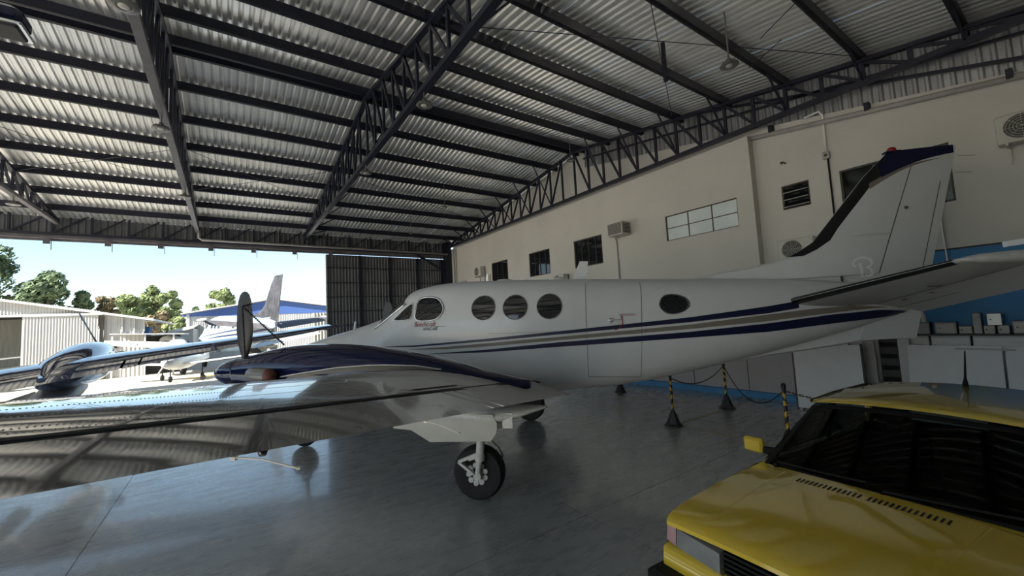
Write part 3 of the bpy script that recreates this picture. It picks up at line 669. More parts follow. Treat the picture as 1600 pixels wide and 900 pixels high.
    MB().lathe([(.12,-.06),(.2,-.075),(.26,-.05),(.27,0),(.26,.05),(.2,.075),(.12,.06)],(0,0,.27),'y',32).build('tyre',M['rubber'],g,smooth=True)
    MB().lathe([(0,.03),(.12,.04),(.125,-.04),(0,-.03)],(0,0,.27),'y',20).build('wheel_rim',M['prim'],g,smooth=True,sharp=40)
    MB().tube([(0,.10,.27),(-.03,.10,.60)],.02,8).tube([(0,-.10,.27),(-.03,-.10,.60)],.02,8).tube([(-.03,0,.58),(-.08,0,1.2)],.04,12).beam((-.03,-.12,.60),(-.03,.12,.60),.05,.05).build('gear_leg',M['prim'],g)
    # fin, rudder
    zs=[2.58,2.66,2.74,2.80,2.86,2.91,3.0,3.12,3.3,3.47,3.7,3.9,4.06,4.25,4.385]
    def ring(z,a0,a1,n=22):
        al=[a0+(a1-a0)*(1-math.cos(PI*k/n/ (1 if 0 else 1)))/2 for k in range(n+1)]
        return [(a,fthick(a,z) if 0<k or 1 else 0,z) for k,a in enumerate(al)]+[(a,-fthick(a,z),z) for a in reversed(al)]
    rows=[ring(z,fle(z)-.001,fhi(z)+.008) for z in zs]; mb=MB().grid(rows,closed=True); mb.add(rows[-1],[tuple(range(len(rows[-1])))])
    fin=mb.build('vertical_fin',fc,root,smooth=True,sharp=45)
    zr2=[1.62,1.9,2.2,2.6,3.0,3.4,3.8,4.1,4.375]
    rows=[ring(z,max(fhi(z),-5.95+.17*0 if z>2.2 else -5.80)-.006 if z<2.2 else fhi(z)-.006,fte(z),10) for z in zr2]; mb=MB().grid(rows,closed=True); mb.add(rows[-1],[tuple(range(len(rows[-1])))]); mb.add(rows[0],[tuple(range(len(rows[0])))])
    rud=mb.build('rudder',fc,root,smooth=True,sharp=45)
    for s in (1,-1):
        # black boot, navy cap, taupe line
        zz=[2.915,3.0,3.12,3.3,3.47,3.7,3.9,4.06,4.25,4.38]
        if C.get('bands',True):
            MB().grid([[fpt(fle(z)-.001-k*(.062 if z<3.3 else .055 if z<4.0 else .07),z,s,.002) for k in (0,.06,.15,.35,.8,1.6,2.5,3.4)] for z in zz]).build('deice_boot',M['boot'],fin,smooth=True)
            L=[]
            for i in range(13):
                q=i/12; a0=-5.84-.0*q; a=-5.82-(6.79-5.82)*q; zb=4.00+.27*q+.05*math.sin(q*PI)
                zz_=[zb+(4.386-zb)*k/4 for k in range(5)]; L.append([fpt(min(a,fle(z)-.002-.004*i),z,s,.0035) for z in zz_])
            MB().grid(L).build('navy_cap',M['navy'],fin,smooth=True)
            L=[]
            for i in range(13):
                q=i/12; a=-5.66-(6.62-5.66)*q; zt=3.93+.28*q+.07*math.sin(q*PI); wd=.085*(1-q)+.004
                L.append([fpt(a,zt-wd*k/2,s,.003) for k in range(3)])
            MB().grid(L).build('taupe_line',M['taupe'],fin,smooth=True)
        MB().grid([[fpt(fhi(z)+.006-k*.012,z,s,.0015) for k in range(2)] for z in (2.6,3,3.5,4.0,4.38)]).build('hinge_line',M['line'],fin)
        MB().grid([[fpt(-6.57+(3.87-z)*.287-k*.012,z,s,.0015) for k in range(2)] for z in (2.3,2.65,3,3.5,3.87)]).build('trim_tab_line',M['line'],rud)
        if full:
            if s==1:
                bl=[fpt(-5.34-.5*i/8,3.155+.012*math.sin(PI*i/8),1,.016) for i in range(9)]
                MB().tube(bl,[.003]+[.014]*7+[.003],8).build('fin_fairing',cw,fin,smooth=True)
                fn=lambda a,z: fpt(a,z,1,.004)
                MB().lathe([(.03,-.02),(.02,.02),(0,.03)],fpt(-6.09,3.52,1,0),'y',8).build('hinge_fitting',M['line'],rud)
                # monogram: a tall stem beside a looping bowl
                em=empty('fin_emblem',(0,0,0),0,fin)
                ribbon([(-5.40,2.745),(-5.41,2.66),(-5.412,2.60),(-5.412,2.545)],[.042,.042,.042,.042],fn).build('emblem_stem',M['emblem'],em)
                ribbon([(-5.385,2.545),(-5.44,2.545)],.016,fn).build('emblem_foot',M['emblem'],em)
                t=[(-5.355,2.715),(-5.33,2.70),(-5.31,2.725),(-5.315,2.765),(-5.345,2.80),(-5.40,2.825),(-5.46,2.828),(-5.52,2.81),(-5.555,2.77),(-5.56,2.735),(-5.54,2.70),(-5.50,2.685),(-5.47,2.682),(-5.51,2.67),(-5.545,2.635),(-5.55,2.59),(-5.53,2.56),(-5.49,2.545),(-5.465,2.555),(-5.46,2.575)]
                ww=[.012,.018,.014,.014,.016,.018,.02,.024,.03,.03,.026,.016,.01,.018,.028,.03,.026,.018,.018,.02]
                ribbon(t,[w_*1.5 for w_ in ww],fn).build('emblem_bowl',M['emblem'],em)
                for a,z in ((-6.83,4.22),(-6.76,3.98)): MB().tube([(a,0,z),(a-.22,0,z-.02)],.003,5).build('static_wick',M['black'],rud)
    if full:
        MB().lathe([(.055,0),(.055,.035),(.04,.06),(0,.075)],(-6.03,0,4.385),'z',16).build('beacon_lamp',M['red'],fin,smooth=True)
        MB().box(-6.12,-5.93,-.05,.05,4.365,4.39).build('beacon_base',M['navy'],fin)
    # tailplane
    for s in (1,-1):
        bs=[.10,.5,1.0,1.5,2.0,2.4,2.52,2.58]
        def slab(c0,c1,n,B_):
            cs=[c0+(c1-c0)*(1-math.cos(PI*k/n))/2 for k in range(n+1)]
            rows=[[stp(b,c,True,s) for c in reversed(cs)]+[stp(b,c,False,s) for c in (cs[1:] if c0==0 else cs)] for b in B_]
            mb=MB().grid(rows,closed=True); mb.add(rows[0],[tuple(range(len(rows[0])))]); mb.add(rows[-1],[tuple(range(len(rows[0])))]); return mb
        tp=slab(0,.67,14,bs).build('tailplane',C.get('tail',wg),root,smooth=True,sharp=50)
        slab(.682,1,6,[.22,.5,1,1.5,2,2.3,2.5]).build('elevator',C.get('tail',wg),tp,smooth=True,sharp=40)
        MB().grid([[stp(b,c,u,s,.0025) for u,c in ((True,.07),(True,.03),(True,.006),(True,0),(False,.006),(False,.03),(False,.06))] for b in [.18+.1*k for k in range(24)]]).build('deice_boot',M['boot'],tp,smooth=True)
        e0=stp(2.58,0,True,s)
        MB().lathe([(0,.04),(.02,.0),(.04,-.10),(.05,-.3),(.052,-.8),(.045,-1.15),(.01,-1.3)],(e0[0],s*2.59,e0[2]-.01),'x',14).build('tip_fairing',M['prim'],tp,smooth=True)
        if full and s==1:
            k=MB().beam((-5.25,2.45,2.63),(-5.55,2.5,2.66),.05,.05); k.build('balance_horn',M['emblem'],tp)
            for b,c in ((.7,.72),(1.2,.72),(1.6,.5)):
                p=stp(b,c,False,1,.008); MB().beam(p,(p[0]-.12,p[1]+.02,p[2]+.0),.02,.012).build('hinge_fitting',M['line'],tp)
            ribbon([(b,.675) for b in np.linspace(.2,2.5,12)],.012,lambda b,c: stp(b,c,False,1,.003)).build('elevator_gap',M['line'],tp)
            ribbon([(b,.84) for b in np.linspace(.2,1.4,8)],.008,lambda b,c: stp(b,c,False,1,.003)).build('trim_tab_line',M['line'],tp)
    return root
main=aircraft((3.991,5.963),math.atan2(.724,-.69),1.0,'white twin turboprop with navy and taupe stripes filling the middle of the hangar',None)
navy2=aircraft((-5.8,11.6),math.radians(90),1.1,'dark blue turboprop parked beyond the white wing, only its wing and engine in view',None,full=False,C=dict(body=M['bluetop'],wing=M['bluetop'],nacelle=M['bluetop'],spin=M['blade'],rot=-.40,nb=2.8))
far=aircraft((.03,32.4),math.radians(106.7),1.2,'pale blue and white turboprop with mottled dark fin out on the sunlit apron',None,full=False,C=dict(body=M['far_body'],wing=M['white'],nacelle=M['prim'],fin=M['fin_dark'],bands=False,tail=M['steel_grey'],rot=.2,bmax=4.75))
# cord tying the near propeller down
def m2w(a,b,z): 
    h=(-.69,.724); l=(-.724,-.69); return (3.991+a*h[0]+b*l[0],5.963+a*h[1]+b*l[1],z)
k=MB()
def knots(p,q,n):
    for i in range(n):
        t=(i+.5)/n; c=[p[j]+(q[j]-p[j])*t for j in range(3)]; k.lathe([(0,-.016),(.013,-.008),(.013,.008),(0,.016)],c,'z',6)
    k.tube([p,q],.006,6)
A_=m2w(3.32,2.12,2.57); knots(A_,m2w(3.19,2.20,1.76),26); knots(A_,m2w(2.64,2.12,2.0),26)
k.tube([m2w(3.40,2.0,2.57),m2w(3.24,2.04,2.6),A_],.012,6)
tag(k.build('propeller_tie_cord',M['cord']),'black beaded cord tying the upright propeller blade back to the navy nacelle','cord')
# ------------------------------------------------------------------ yellow hatchback (x forward from the windscreen base, y to the driver's left)
car=empty('hatchback_car',(3.377,.945,0),math.atan2(.088,-.996))
tag(car,'yellow boxy hatchback car parked at the right, seen over its bonnet','car')
def hz(u,v):   # bonnet height
    z0=np.interp(u,[-.12,.0,.3,.6,.9,1.05,1.12],[.955,.948,.935,.915,.885,.858,.81]); return float(z0)+.022*(1-(v/.74)**2)
yl=M['yellow']
def bodyring(u):
    wv=float(np.interp(u,[-2.6,-2.4,0,.6,1.05,1.2],[.74,.78,.80,.79,.765,.735]))
    if u>-.12: top=[(.735*wv/.80,hz(u,.735)),(.45,hz(u,.45)),(.2,hz(u,.2)),(0,hz(u,0))]
    else: top=[(.74,.945),(.70,.945),(.69,.80),(.66,.70)]
    zt=top[0][1]
    pr=[(.0,.22),(.66,.22),(wv-.02,.30),(wv-.005,.52),(wv,min(.60,zt-.06)),(wv-.02,min(.80,zt-.03)),(wv-.045,zt-.008)]+top
    return [(u,v,z) for v,z in pr]+[(u,-v,z) for v,z in reversed(pr) if v>0]
us=[-2.6,-2.5,-2.0,-1.4,-.8,-.3,-.13]; 
mb=MB().grid([bodyring(u) for u in us]); mb.add(bodyring(-2.6),[tuple(range(len(bodyring(-2.6))))]); mb.build('body_side',yl,car,smooth=True,sharp=40)
us=[-.12,.0,.15,.3,.5,.7,.9,1.0,1.06]
def fender(u): 
    r=bodyring(u); return r[:8], r[:0]
for sg in (1,-1):
    MB().grid([[(u,sg*v,z) for (_,v,z) in bodyring(u)[1:8]] for u in us]).build('front_wing_panel',yl,car,smooth=True,sharp=50)
vs_=[-.722+1.444*k/16 for k in range(17)]
def hcr(u,v): return hz(u,v)+ (.006 if abs(v)<.50 else 0)*min(1,max(0,(1.02-u)*4))
rows=[[(u,v*(1 if u<.8 else 1-.02*(u-.8)),hcr(u,v)+.004) for v in vs_] for u in (.045,.06,.15,.25,.4,.55,.7,.85,.95,1.02,1.07)]
rows.append([(1.10,v*.985,hz(1.07,v)-.02) for v in vs_]); rows.append([(1.10,v*.985,hz(1.07,v)-.045) for v in vs_])
hood=MB().grid(rows).build('bonnet',yl,car,smooth=True,sharp=45)
MB().grid([[(u,v,hz(u,v)+.002) for v in vs_] for u in (-.12,-.05,.0,.035)]).build('scuttle_panel',yl,car,smooth=True)
MB().grid([[(u,v,hz(u,v)-.004) for v in vs_] for u in (.02,.06)]).build('bonnet_gap',M['gap'],car)
for g0 in (-.376,.018):
    for k in range(14):
        v=-(g0+.0265*k)
        zz=hcr(.16,v)+.0055
        MB().add([(.13,v-.006,zz+.003),(.13,v+.006,zz+.003),(.195,v+.006,hcr(.195,v)+.0060),(.195,v-.006,hcr(.195,v)+.0060)],[(0,1,2,3)]).build('vent_slot',M['gap'],hood,fixn=False)
for sg in (1,-1):
    L=[]
    for u in np.linspace(.06,.98,12): L.append([(u,sg*(.505-.05*u)+d,hcr(float(u),.5)+h_) for d,h_ in ((-.012,.003),(0,.011),(.012,.003))])
    MB().grid(L).build('bonnet_crease',yl,hood,smooth=True)
# greenhouse
def ws(t,v):   # windscreen surface, t 0 base .. 1 top
    bulge=.07*(1-(v/ .70)**2)
    u=-.03-.71*t+bulge*(1-.4*t); z=.955+.385*t-.03*t*(v/.64)**2; return (u,v*(1-.07*t),z)
G=[[ws(t/8,-.66+1.32*k/14) for k in range(15)] for t in range(9)]
MB().grid(G).build('windscreen',M['glass_tint'],car,smooth=True)
mbp=MB()
for sg in (1,-1): mbp.grid([[ws(t/8,sg*v)for v in (.645,.665,.70)]+[(ws(t/8,sg*.70)[0]-.03,ws(t/8,sg*.71)[1],ws(t/8,.71)[2]-.02)] for t in range(9)])
mbp.grid([[ (ws(t,v)[0]+.002,ws(t,v)[1],ws(t,v)[2]+.003) for t in (-.02,.045)] for v in vs_ if abs(v)<.70]).grid([[ (ws(t,v)[0],ws(t,v)[1],ws(t,v)[2]+.003) for t in (.955,1.02)] for v in vs_ if abs(v)<.70])
mbp.build('windscreen_seal',M['trim_black'],car,smooth=True)
def roofz(u,v): return 1.345+.045*(1-(v/.64)**2)+.02*math.sin(min(1,max(0,(-u-.7)/1.3))*PI)
rr=[[(u+ (.06*(1-(v/.64)**2) if u>-.9 else 0),v,roofz(u,v)-(.02 if u>-.78 else 0)) for v in [-.665+1.33*k/12 for k in range(13)]] for u in (-.755,-.80,-.9,-1.1,-1.4,-1.7,-1.95,-2.05)]
e=rr; rows=[[(r[0][0],-.685,r[0][2]-.035)]+r+[(r[-1][0],.685,r[-1][2]-.035)] for r in rr]
roof=MB().grid(rows).build('roof',yl,car,smooth=True,sharp=60)
for sg in (1,-1):
    MB().tube([(-.78,sg*.673,1.335),(-1.2,sg*.677,1.35),(-1.9,sg*.675,1.345)],.012,6).build('roof_gutter',M['trim_black'],car,smooth=True)
    for (u0,u1,t0,t1,nm) in ((-.12,-1.12,-.80,-1.10,'front'),(-1.2,-1.95,-1.18,-1.80,'rear')):
        MB().add([(u0,sg*.75,.95),(u1,sg*.75,.95),(t1,sg*.655,1.315),(t0,sg*.655,1.315)],[(0,1,2,3)]).build('side_window',M['glass_tint'],car,fixn=False)
    for (b0,t0,w_) in ((-1.16,-1.14,.07),(-2.1,-1.95,.16)): MB().beam((b0,sg*.745,.95),(t0,sg*.66,1.29),.03,w_,up=(1,0,0)).build('pillar',M['trim_black'] if w_<.1 else yl,car)
    # mirror
MB().add([(-2.5,-.70,.95),(-2.5,.70,.95),(-2.07,.62,1.35),(-2.07,-.62,1.35)],[(0,1,2,3)]).build('rear_window',M['glass_tint'],car,fixn=False)
for sg in (1,-1):
    m_=MB(); m_.bbox(-.235,-.165,-.95 if sg<0 else .79,-.79 if sg<0 else .95,.965,1.085,.018); o=m_.build('door_mirror',yl,car,smooth=True,sharp=30)
    MB().box(-.24,-.233,sg*.87-.065,sg*.87+.065,.98,1.07).build('mirror_glass',M['glass'],o)
    MB().beam((-.20,sg*.80,1.0),(-.24,sg*.70,.99),.05,.05).build('mirror_arm',M['trim_black'],o)
# interior
MB().box(-.45,-.05,-.66,.66,.74,.93).build('dashboard',M['cabin'],car)
MB().box(-2.4,-.1,-.66,.66,.28,.34).build('cabin_floor',M['cabin'],car)
for v in (.35,-.35):
    s_=MB(); s_.bbox(-1.35,-.85,v-.25,v+.25,.34,.58,.04); s_.build('seat',M['cabin'],car)
    b_=MB(); b_.bbox(-1.48,-1.32,v-.24,v+.24,.55,1.08,.05).bbox(-1.47,-1.37,v-.12,v+.12,1.10,1.26,.03); b_.build('backrest',M['cabin'],car)
MB().bbox(-2.15,-2.0,-.6,.6,.4,1.0,.05).build('backrest',M['cabin'],car)
MB().tube([(-.55+.06*math.cos(t),.35+.19*math.cos(t+PI/2),.93+.17*math.sin(t+PI/2)) for t in [2*PI*k/24 for k in range(25)]],.014,6,False).build('steering_wheel',M['black'],car,smooth=True)
MB().bbox(-.66,-.62,-.12,.12,1.22,1.28,.012).build('interior_mirror',M['black'],car)
MB().add([(ws(t,v)[0]-.004,ws(t,v)[1],ws(t,v)[2]-.004) for t,v in ((.72,.50),(.72,.58),(.88,.58),(.88,.50))],[(0,1,2,3)]).build('windscreen_sticker',mat('pale_green_sticker',(.18,.32,.27),.6),car,fixn=False)
# wipers
for v0,v1 in ((.02,-.52),(.58,.05)):
    p=(.035,-v0 if v0<.1 else v0,.975)
w1=MB(); w1.tube([(.055,.12,.975),(.0,.16,.99),(-.03,.38,.995),(-.10,.62,.995)],.008,6); 
for (a,b,c_) in ((( .045,.02,.985),(.01,-.08,1.0),(-.03,-.60,.99)),((.045,-.62+1.22,.985),(.0,.50,1.0),(.045,.02,1.01))):
    pass
for y0,y1 in ((.05,.62),(-.60,-.05)):
    a=(.055 if abs(y0)<.3 else .0,y0,.985); pts=[]
    for k in range(9):
        y=y0+(y1-y0)*k/8; q=ws(.05+.05*k/8,y); pts.append((q[0]+.012,q[1],q[2]+.014))
    w=MB(); w.tube(pts,.007,6); w.tube([(pts[0][0]+.03,pts[0][1],pts[0][2]-.025),pts[0],pts[4]],[.013,.010,.006],6); w.lathe([(.017,0),(.015,.015),(0,.02)],(pts[0][0]+.03,pts[0][1],pts[0][2]-.03),'z',10)
    w.build('wiper',M['trim_black'],car)
# aerial
MB().tube([(-1.9,.02,1.40),(-1.925,.02,1.47),(-2.01,.02,1.69)],[.022,.009,.005],8).build('roof_aerial',M['trim_black'],car,smooth=True)
# front end
for sg in (1,-1):
    hl=MB(); hl.add([(1.09,sg*.34,.655),(1.12,sg*.34,.68),(1.11,sg*.34,.785),(1.06,sg*.34,.80),(1.04,sg*.66,.655),(1.085,sg*.66,.68),(1.07,sg*.66,.785),(1.02,sg*.66,.805)],[(0,1,2,3),(4,7,6,5),(0,4,5,1),(1,5,6,2),(2,6,7,3),(3,7,4,0)])
    hl.build('headlamp',M['lens'],car,smooth=True,sharp=30)
    for vv in (.36,.50,.64): MB().lathe([(.06,0),(.05,.012),(0,.016)],(1.075-.05*(vv-.36),sg*vv,.73),'x',14).build('reflector',M['chrome'],car) if vv==.50 else None
    ts=MB(); ts.add([(1.085,sg*.665,.68),(1.07,sg*.665,.80),(1.06,sg*.74,.80),(1.06,sg*.755,.68),(.93,sg*.785,.805),(.93,sg*.795,.68),(.93,sg*.76,.74)],[(0,1,2,3),(3,2,4,5),(1,6,4,2),(0,3,5)]); ts.build('turn_signal',M['pink'],car)
gr=MB().box(1.03,1.05,-.34,.34,.57,.805).build('radiator_grille',M['black'],car)
for k in range(5): MB().box(1.05,1.085,-.335,.335,.67+k*.028,.682+k*.028).build('grille_slat',M['trim_black'],gr)
MB().grid([[(1.03,v,.66),(1.10,v*.99,.65),(1.12,v*.98,.54),(1.05,v,.44)] for v in [-.76+1.52*k/8 for k in range(9)]]).build('front_panel',yl,car,smooth=True)
MB().bbox(1.0,1.24,-.80,.80,.40,.55,.03).build('front_bumper',M['trim_black'],car)
MB().bbox(-2.72,-2.5,-.78,.78,.33,.50,.03).build('rear_bumper',M['trim_black'],car)
for u in (.52,-1.84):
    for sg in (1,-1):
        w=MB().lathe([(.17,-.08),(.25,-.09),(.285,-.06),(.29,0),(.285,.06),(.25,.09),(.17,.08)],(u,sg*.725,.29),'y',32).build('tyre',M['rubber'],car,smooth=True,sharp=50)
        MB().lathe([(0,sg*.05),(.08,sg*.055),(.165,sg*.085),(.17,0),(0,0)],(u,sg*.725,.29),'y',24).build('wheel_rim',M['silver'],w,smooth=True,sharp=40)
# ------------------------------------------------------------------ barrier posts and chains
def post(x,y,label):
    r=empty('barrier_post',(x,y,0)); tag(r,label,'barrier post','black and yellow barrier posts behind the car')
    MB().lathe([(.17,0),(.17,.02),(.13,.05),(.045,.27),(.03,.30)],n=6).build('cone_base',M['black'],r)
    for k in range(9):
        z=.27+k*.075; a=MB(); n=10; vs=[]
        for h in (0,.075):
            for q in range(n): t=2*PI*q/n; vs.append((.026*math.cos(t),.026*math.sin(t),z+h+.028*math.cos(t+k*.7)*(1 if .27<z+h<.94 else 0)))
        a.add(vs,[(q,(q+1)%n,n+(q+1)%n,n+q) for q in range(n)]); a.build('pole_stripe',M['sign_y'] if k%2 else M['black'],r,smooth=True)
    MB().lathe([(.032,0),(.034,.05),(.02,.075),(0,.08)],(0,0,.93)).build('pole_cap',M['black'],r)
    return r
post(7.025,4.91,'black and yellow barrier post standing nearest, under the fuselage'); post(9.01,4.925,'black and yellow barrier post by the blue skirting under the tail')
post(6.95,2.9,'black and yellow barrier post just behind the car windscreen'); post(9.06,7.95,'barrier post farthest away, only its cone base showing under the belly')
def chain(p,q,sag,label):
    n=int(math.dist(p,q)/.045); mb=MB(); pts=[]
    for i in range(n+1):
        t=i/n; pts.append((p[0]+(q[0]-p[0])*t,p[1]+(q[1]-p[1])*t,p[2]+(q[2]-p[2])*t-4*sag*t*(1-t)))
    for i in range(n):
        a,b=Vector(pts[i]),Vector(pts[i+1]); d=(b-a).normalized(); s_=d.cross(Vector((0,0,1))).normalized() if i%2 else Vector((0,0,1)); a-=d*.008; b+=d*.008
        mb.tube([a,a+d*.01+s_*.010,b-d*.01+s_*.010,b,b-d*.01-s_*.010,a+d*.01-s_*.010,a],.0045,4,False)
    tag(mb.build('barrier_chain',M['cord']),label,'chain')
chain((7.05,4.91,.90),(8.98,4.925,.92),.22,'dark chain sagging between the two barrier posts under the fuselage')
chain((9.0,4.9,.90),(6.97,2.92,.88),.42,'dark chain running along the blue skirting to the post behind the car')
chain((6.98,2.88,.88),(8.3,1.6,.8),.15,'short dark chain leaving the post behind the car to the right')
# ------------------------------------------------------------------ things on the right wall
def condenser(x,y,z,label,w=.62,h=.48,d=.26,fan=True):
    """outdoor unit, front faces -x"""
    r=empty('air_conditioner_unit',(x,y,z)); tag(r,label,'air conditioner')
    MB().bbox(-d,0,-w/2,w/2,0,h,.015).build('housing',M['ac'],r)
    fy=w*.10
    MB().lathe([(h*.41,-.004),(h*.41,-.012),(0,-.012)],(-d,fy,h*.5),'x',28).build('fan_opening',M['ac_dark'],r)
    g=MB()
    for rr_ in (.12,.2,.28,.36,.42): 
        g.tube([(-d-.022,fy+h*rr_*math.cos(t),h*.5+h*rr_*math.sin(t)) for t in [2*PI*k/24 for k in range(25)]],.004,4,False)
    for k in range(8): t=2*PI*k/8; g.tube([(-d-.022,fy,h*.5),(-d-.022,fy+h*.42*math.cos(t),h*.5+h*.42*math.sin(t))],.003,4)
    g.build('fan_guard',M['ac'],r)
    fb=MB()
    for k in range(3):
        t=2*PI*k/3; fb.add([(-d-.014,fy,h*.5),(-d-.014,fy+h*.36*math.cos(t),h*.5+h*.36*math.sin(t)),(-d-.018,fy+h*.38*math.cos(t+.8),h*.5+h*.38*math.sin(t+.8))],[(0,1,2)])
    fb.build('fan_blades',M['frame'],r,fixn=False)
    for yy in (-w*.35,w*.35):
        b=MB(); b.box(-d-.03,.03,yy-.015,yy+.015,-.04,0).box(0,.03,yy-.015,yy+.015,-.30,0); b.build('wall_bracket',M['ac'],r)
    return r
condenser(10.60,17.85,4.48,'white air conditioner unit high on the wall nearest the far corner')
condenser(10.86,3.88,3.22,'white fan unit on the wall just in front of the black fin edge',w=.72)
condenser(10.86,.42,4.66,'fan unit high on the wall cut off by the right picture edge',w=.72)
condenser(10.60,11.75,3.42,'small air conditioner unit peeping over the cabin roof beside the blade aerial',h=.40)
wa=empty('window_air_conditioner',(10.65,8.72,4.72)); tag(wa,'boxy grille-fronted air conditioner jutting from the wall beside the frosted window','air conditioner')
MB().bbox(-.46,0,-.30,.30,0,.42,.012).build('housing',M['ac'],wa)
g=MB().box(-.475,-.462,-.26,.26,.04,.38).build('back_grille',M['ac_dark'],wa)
for k in range(9): MB().box(-.482,-.470,-.26,.26,.06+k*.036,.072+k*.036).build('grille_slat',M['pipe'],g)
g=MB().box(-.40,-.08,-.312,-.298,.06,.36).build('side_grille',M['ac_dark'],wa)
for k in range(6): MB().box(-.40,-.08,-.318,-.306,.09+k*.045,.10+k*.045).build('grille_slat',M['ac'],g)
def conduit(pts,r,m,label,name='conduit_pipe'):
    tag(MB().tube(pts,r,8).build(name,m,smooth=True),label,'pipe')
conduit([(10.45,8.95,4.72),(10.6,9.03,4.66),(10.62,9.03,4.5),(10.62,9.0,0)],.022,M['pipe'],'grey drain pipe dropping from the boxy air conditioner')
conduit([(10.80,3.5,6.42),(10.80,3.22,6.45),(10.86,3.17,6.35),(10.87,3.19,5.52)],.022,M['emblem'],'white conduit running down from the roof girt to the junction box')
conduit([(10.87,3.17,5.36),(10.87,3.18,0)],.018,M['black'],'black conduit running down from the junction box between the windows')
jb=empty('junction_box',(10.90,3.19,5.36)); tag(jb,'small square junction box where white and black conduits meet','junction box')
MB().bbox(-.08,0,-.065,.065,0,.16,.01).build('box_body',M['pipe'],jb); MB().lathe([(.035,-.085),(.035,-.075)],(0,0,.08),'x',14).build('socket',M['ac_dark'],jb)
conduit([(10.87,1.59,3.95),(10.87,1.56,2.3)],.014,M['emblem'],'thin white conduit crossing onto the blue wall behind the rudder')
conduit([(10.5,20.65,6.4),(10.5,20.65,0)],.045,M['pipe'],'grey downpipe in the far corner beside the dark column')
conduit([(10.62,17.1,4.5),(10.62,17.1,0)],.02,M['pipe'],'thin pipe below the air conditioner nearest the far corner')
hk=empty('wall_hook',(10.9,4.0,5.55)); tag(hk,'small rusty hook sticking out of the wall above the louvred window','hook')
MB().tube([(0,0,.0),(-.10,.01,.02),(-.16,.03,.0)],.014,6).build('hook_arm',M['frame_rust'],hk); MB().lathe([(.03,-.17),(.035,-.14),(.015,-.12)],(0,.03,0),'x',10).build('hook_head',M['frame_rust'],hk)
# cabinets, leaning boards, equipment on the ledge
for k,(y0,y1) in enumerate(((1.90,2.29),(1.385,1.88),(.2,1.365),(-1.1,.18))):
    r=empty('wall_cabinet_unit',(10.60,(y0+y1)/2,0)); lab=('narrow white cabinet unit beside the dark shelf gap','white cabinet unit under the tall grey box','long white cabinet unit under the metal boxes','white cabinet unit at the right picture edge')[k]
    if k==0: y0=1.90
    tag(r,lab,'cabinet','white cabinets under the blue wall'); w=(y1-y0)/2
    MB().box(.0,.28,-w+.005,w-.005,.05,1.49).build('carcass',M['white_wall'],r)
    MB().box(-.018,-.001,-w+.012,w-.012,.08,1.46).build('door',M['board'],r)
lt=MB().box(10.52,10.9,-1.1,2.45,1.495,1.525).build('counter_top',M['black']); tag(lt,'thin black ledge running over the white cabinets','shelf')
def board(y0,y1,z1,xb,xt,m,label,th=.02,name='leaning_board'):
    mb=MB(); vs=[(xb,y0,0.0),(xb,y1,0.0),(xt,y1,z1),(xt,y0,z1)]; vs+=[(x+th,y,z) for x,y,z in vs]
    mb.add(vs,[(0,1,2,3),(4,7,6,5),(0,4,5,1),(1,5,6,2),(2,6,7,3),(3,7,4,0)]); tag(mb.build(name,m),label,'board')
board(1.03,2.16,1.335,10.10,10.38,M['board'],'wide white board leaning against the cabinets behind the car aerial')
board(-.2,1.0,1.32,10.14,10.40,M['board'],'white board leaning against the cabinets at the right picture edge')
mb=MB().box(10.335,10.36,.88,1.55,1.27,1.30); tag(mb.build('grey_trim_strip',M['pipe']),'short grey strip along the top of the leaning white board','strip')
wb=empty('white_partition_board',(9.9,3.32,0)); tag(wb,'bright white upright board with dark edge standing behind the yellow car','board')
MB().box(-.012,.012,-.59,.55,.04,1.36).build('panel',M['board'],wb); MB().box(-.02,.02,-.62,-.59,0,1.38).build('dark_edge',M['black'],wb); MB().box(-.02,.02,.55,.58,0,1.2).build('timber_edge',M['frame_rust'],wb)
MB().box(-.1,.1,-.55,-.5,0,.04).build('foot',M['pipe'],wb); MB().box(-.1,.1,.45,.5,0,.04).build('foot',M['pipe'],wb)
pb=MB().box(10.30,10.36,2.62,2.80,0,1.40); tag(pb.build('grey_post',M['pipe']),'pale grey upright panel just right of the bright white board','panel')
rk=empty('dark_cabinet',(10.45,2.45,0)); tag(rk,'tall dark cabinet with a patterned front between white panels','cabinet')
MB().box(0,.4,-.14,.14,0,1.45).build('carcass',M['black'],rk)
for k in range(12):
    MB().box(-.012,-.001,-.12,.12,.08+k*.11,.165+k*.11).build('drawer_front',M['trim_black'] if k%2 else M['black'],rk)
pb=MB().box(10.40,10.44,2.14,2.30,0,1.45); tag(pb.build('grey_side_panel',M['white_wall']),'light grey panel between the dark cabinet and the leaning board','panel')
for k,(y0,y1) in enumerate(((3.95,5.15),(5.2,6.6),(6.65,8.3),(8.35,10.2),(10.25,12.2))):
    mb=MB().box(10.60 if k else 10.58,10.64,y0,y1,.152,1.25); tag(mb.build('wall_panel_board',M['grey_board']),('mauve grey board standing on the blue kerb, first beyond the bright white board','mauve grey board on the blue kerb, second beyond the bright white board','mauve grey board on the blue kerb, third beyond the bright white board','shaded mauve grey board, fourth along the blue kerb','farthest mauve grey board along the blue kerb, mostly behind the belly')[k],'board','grey boards on the blue kerb')
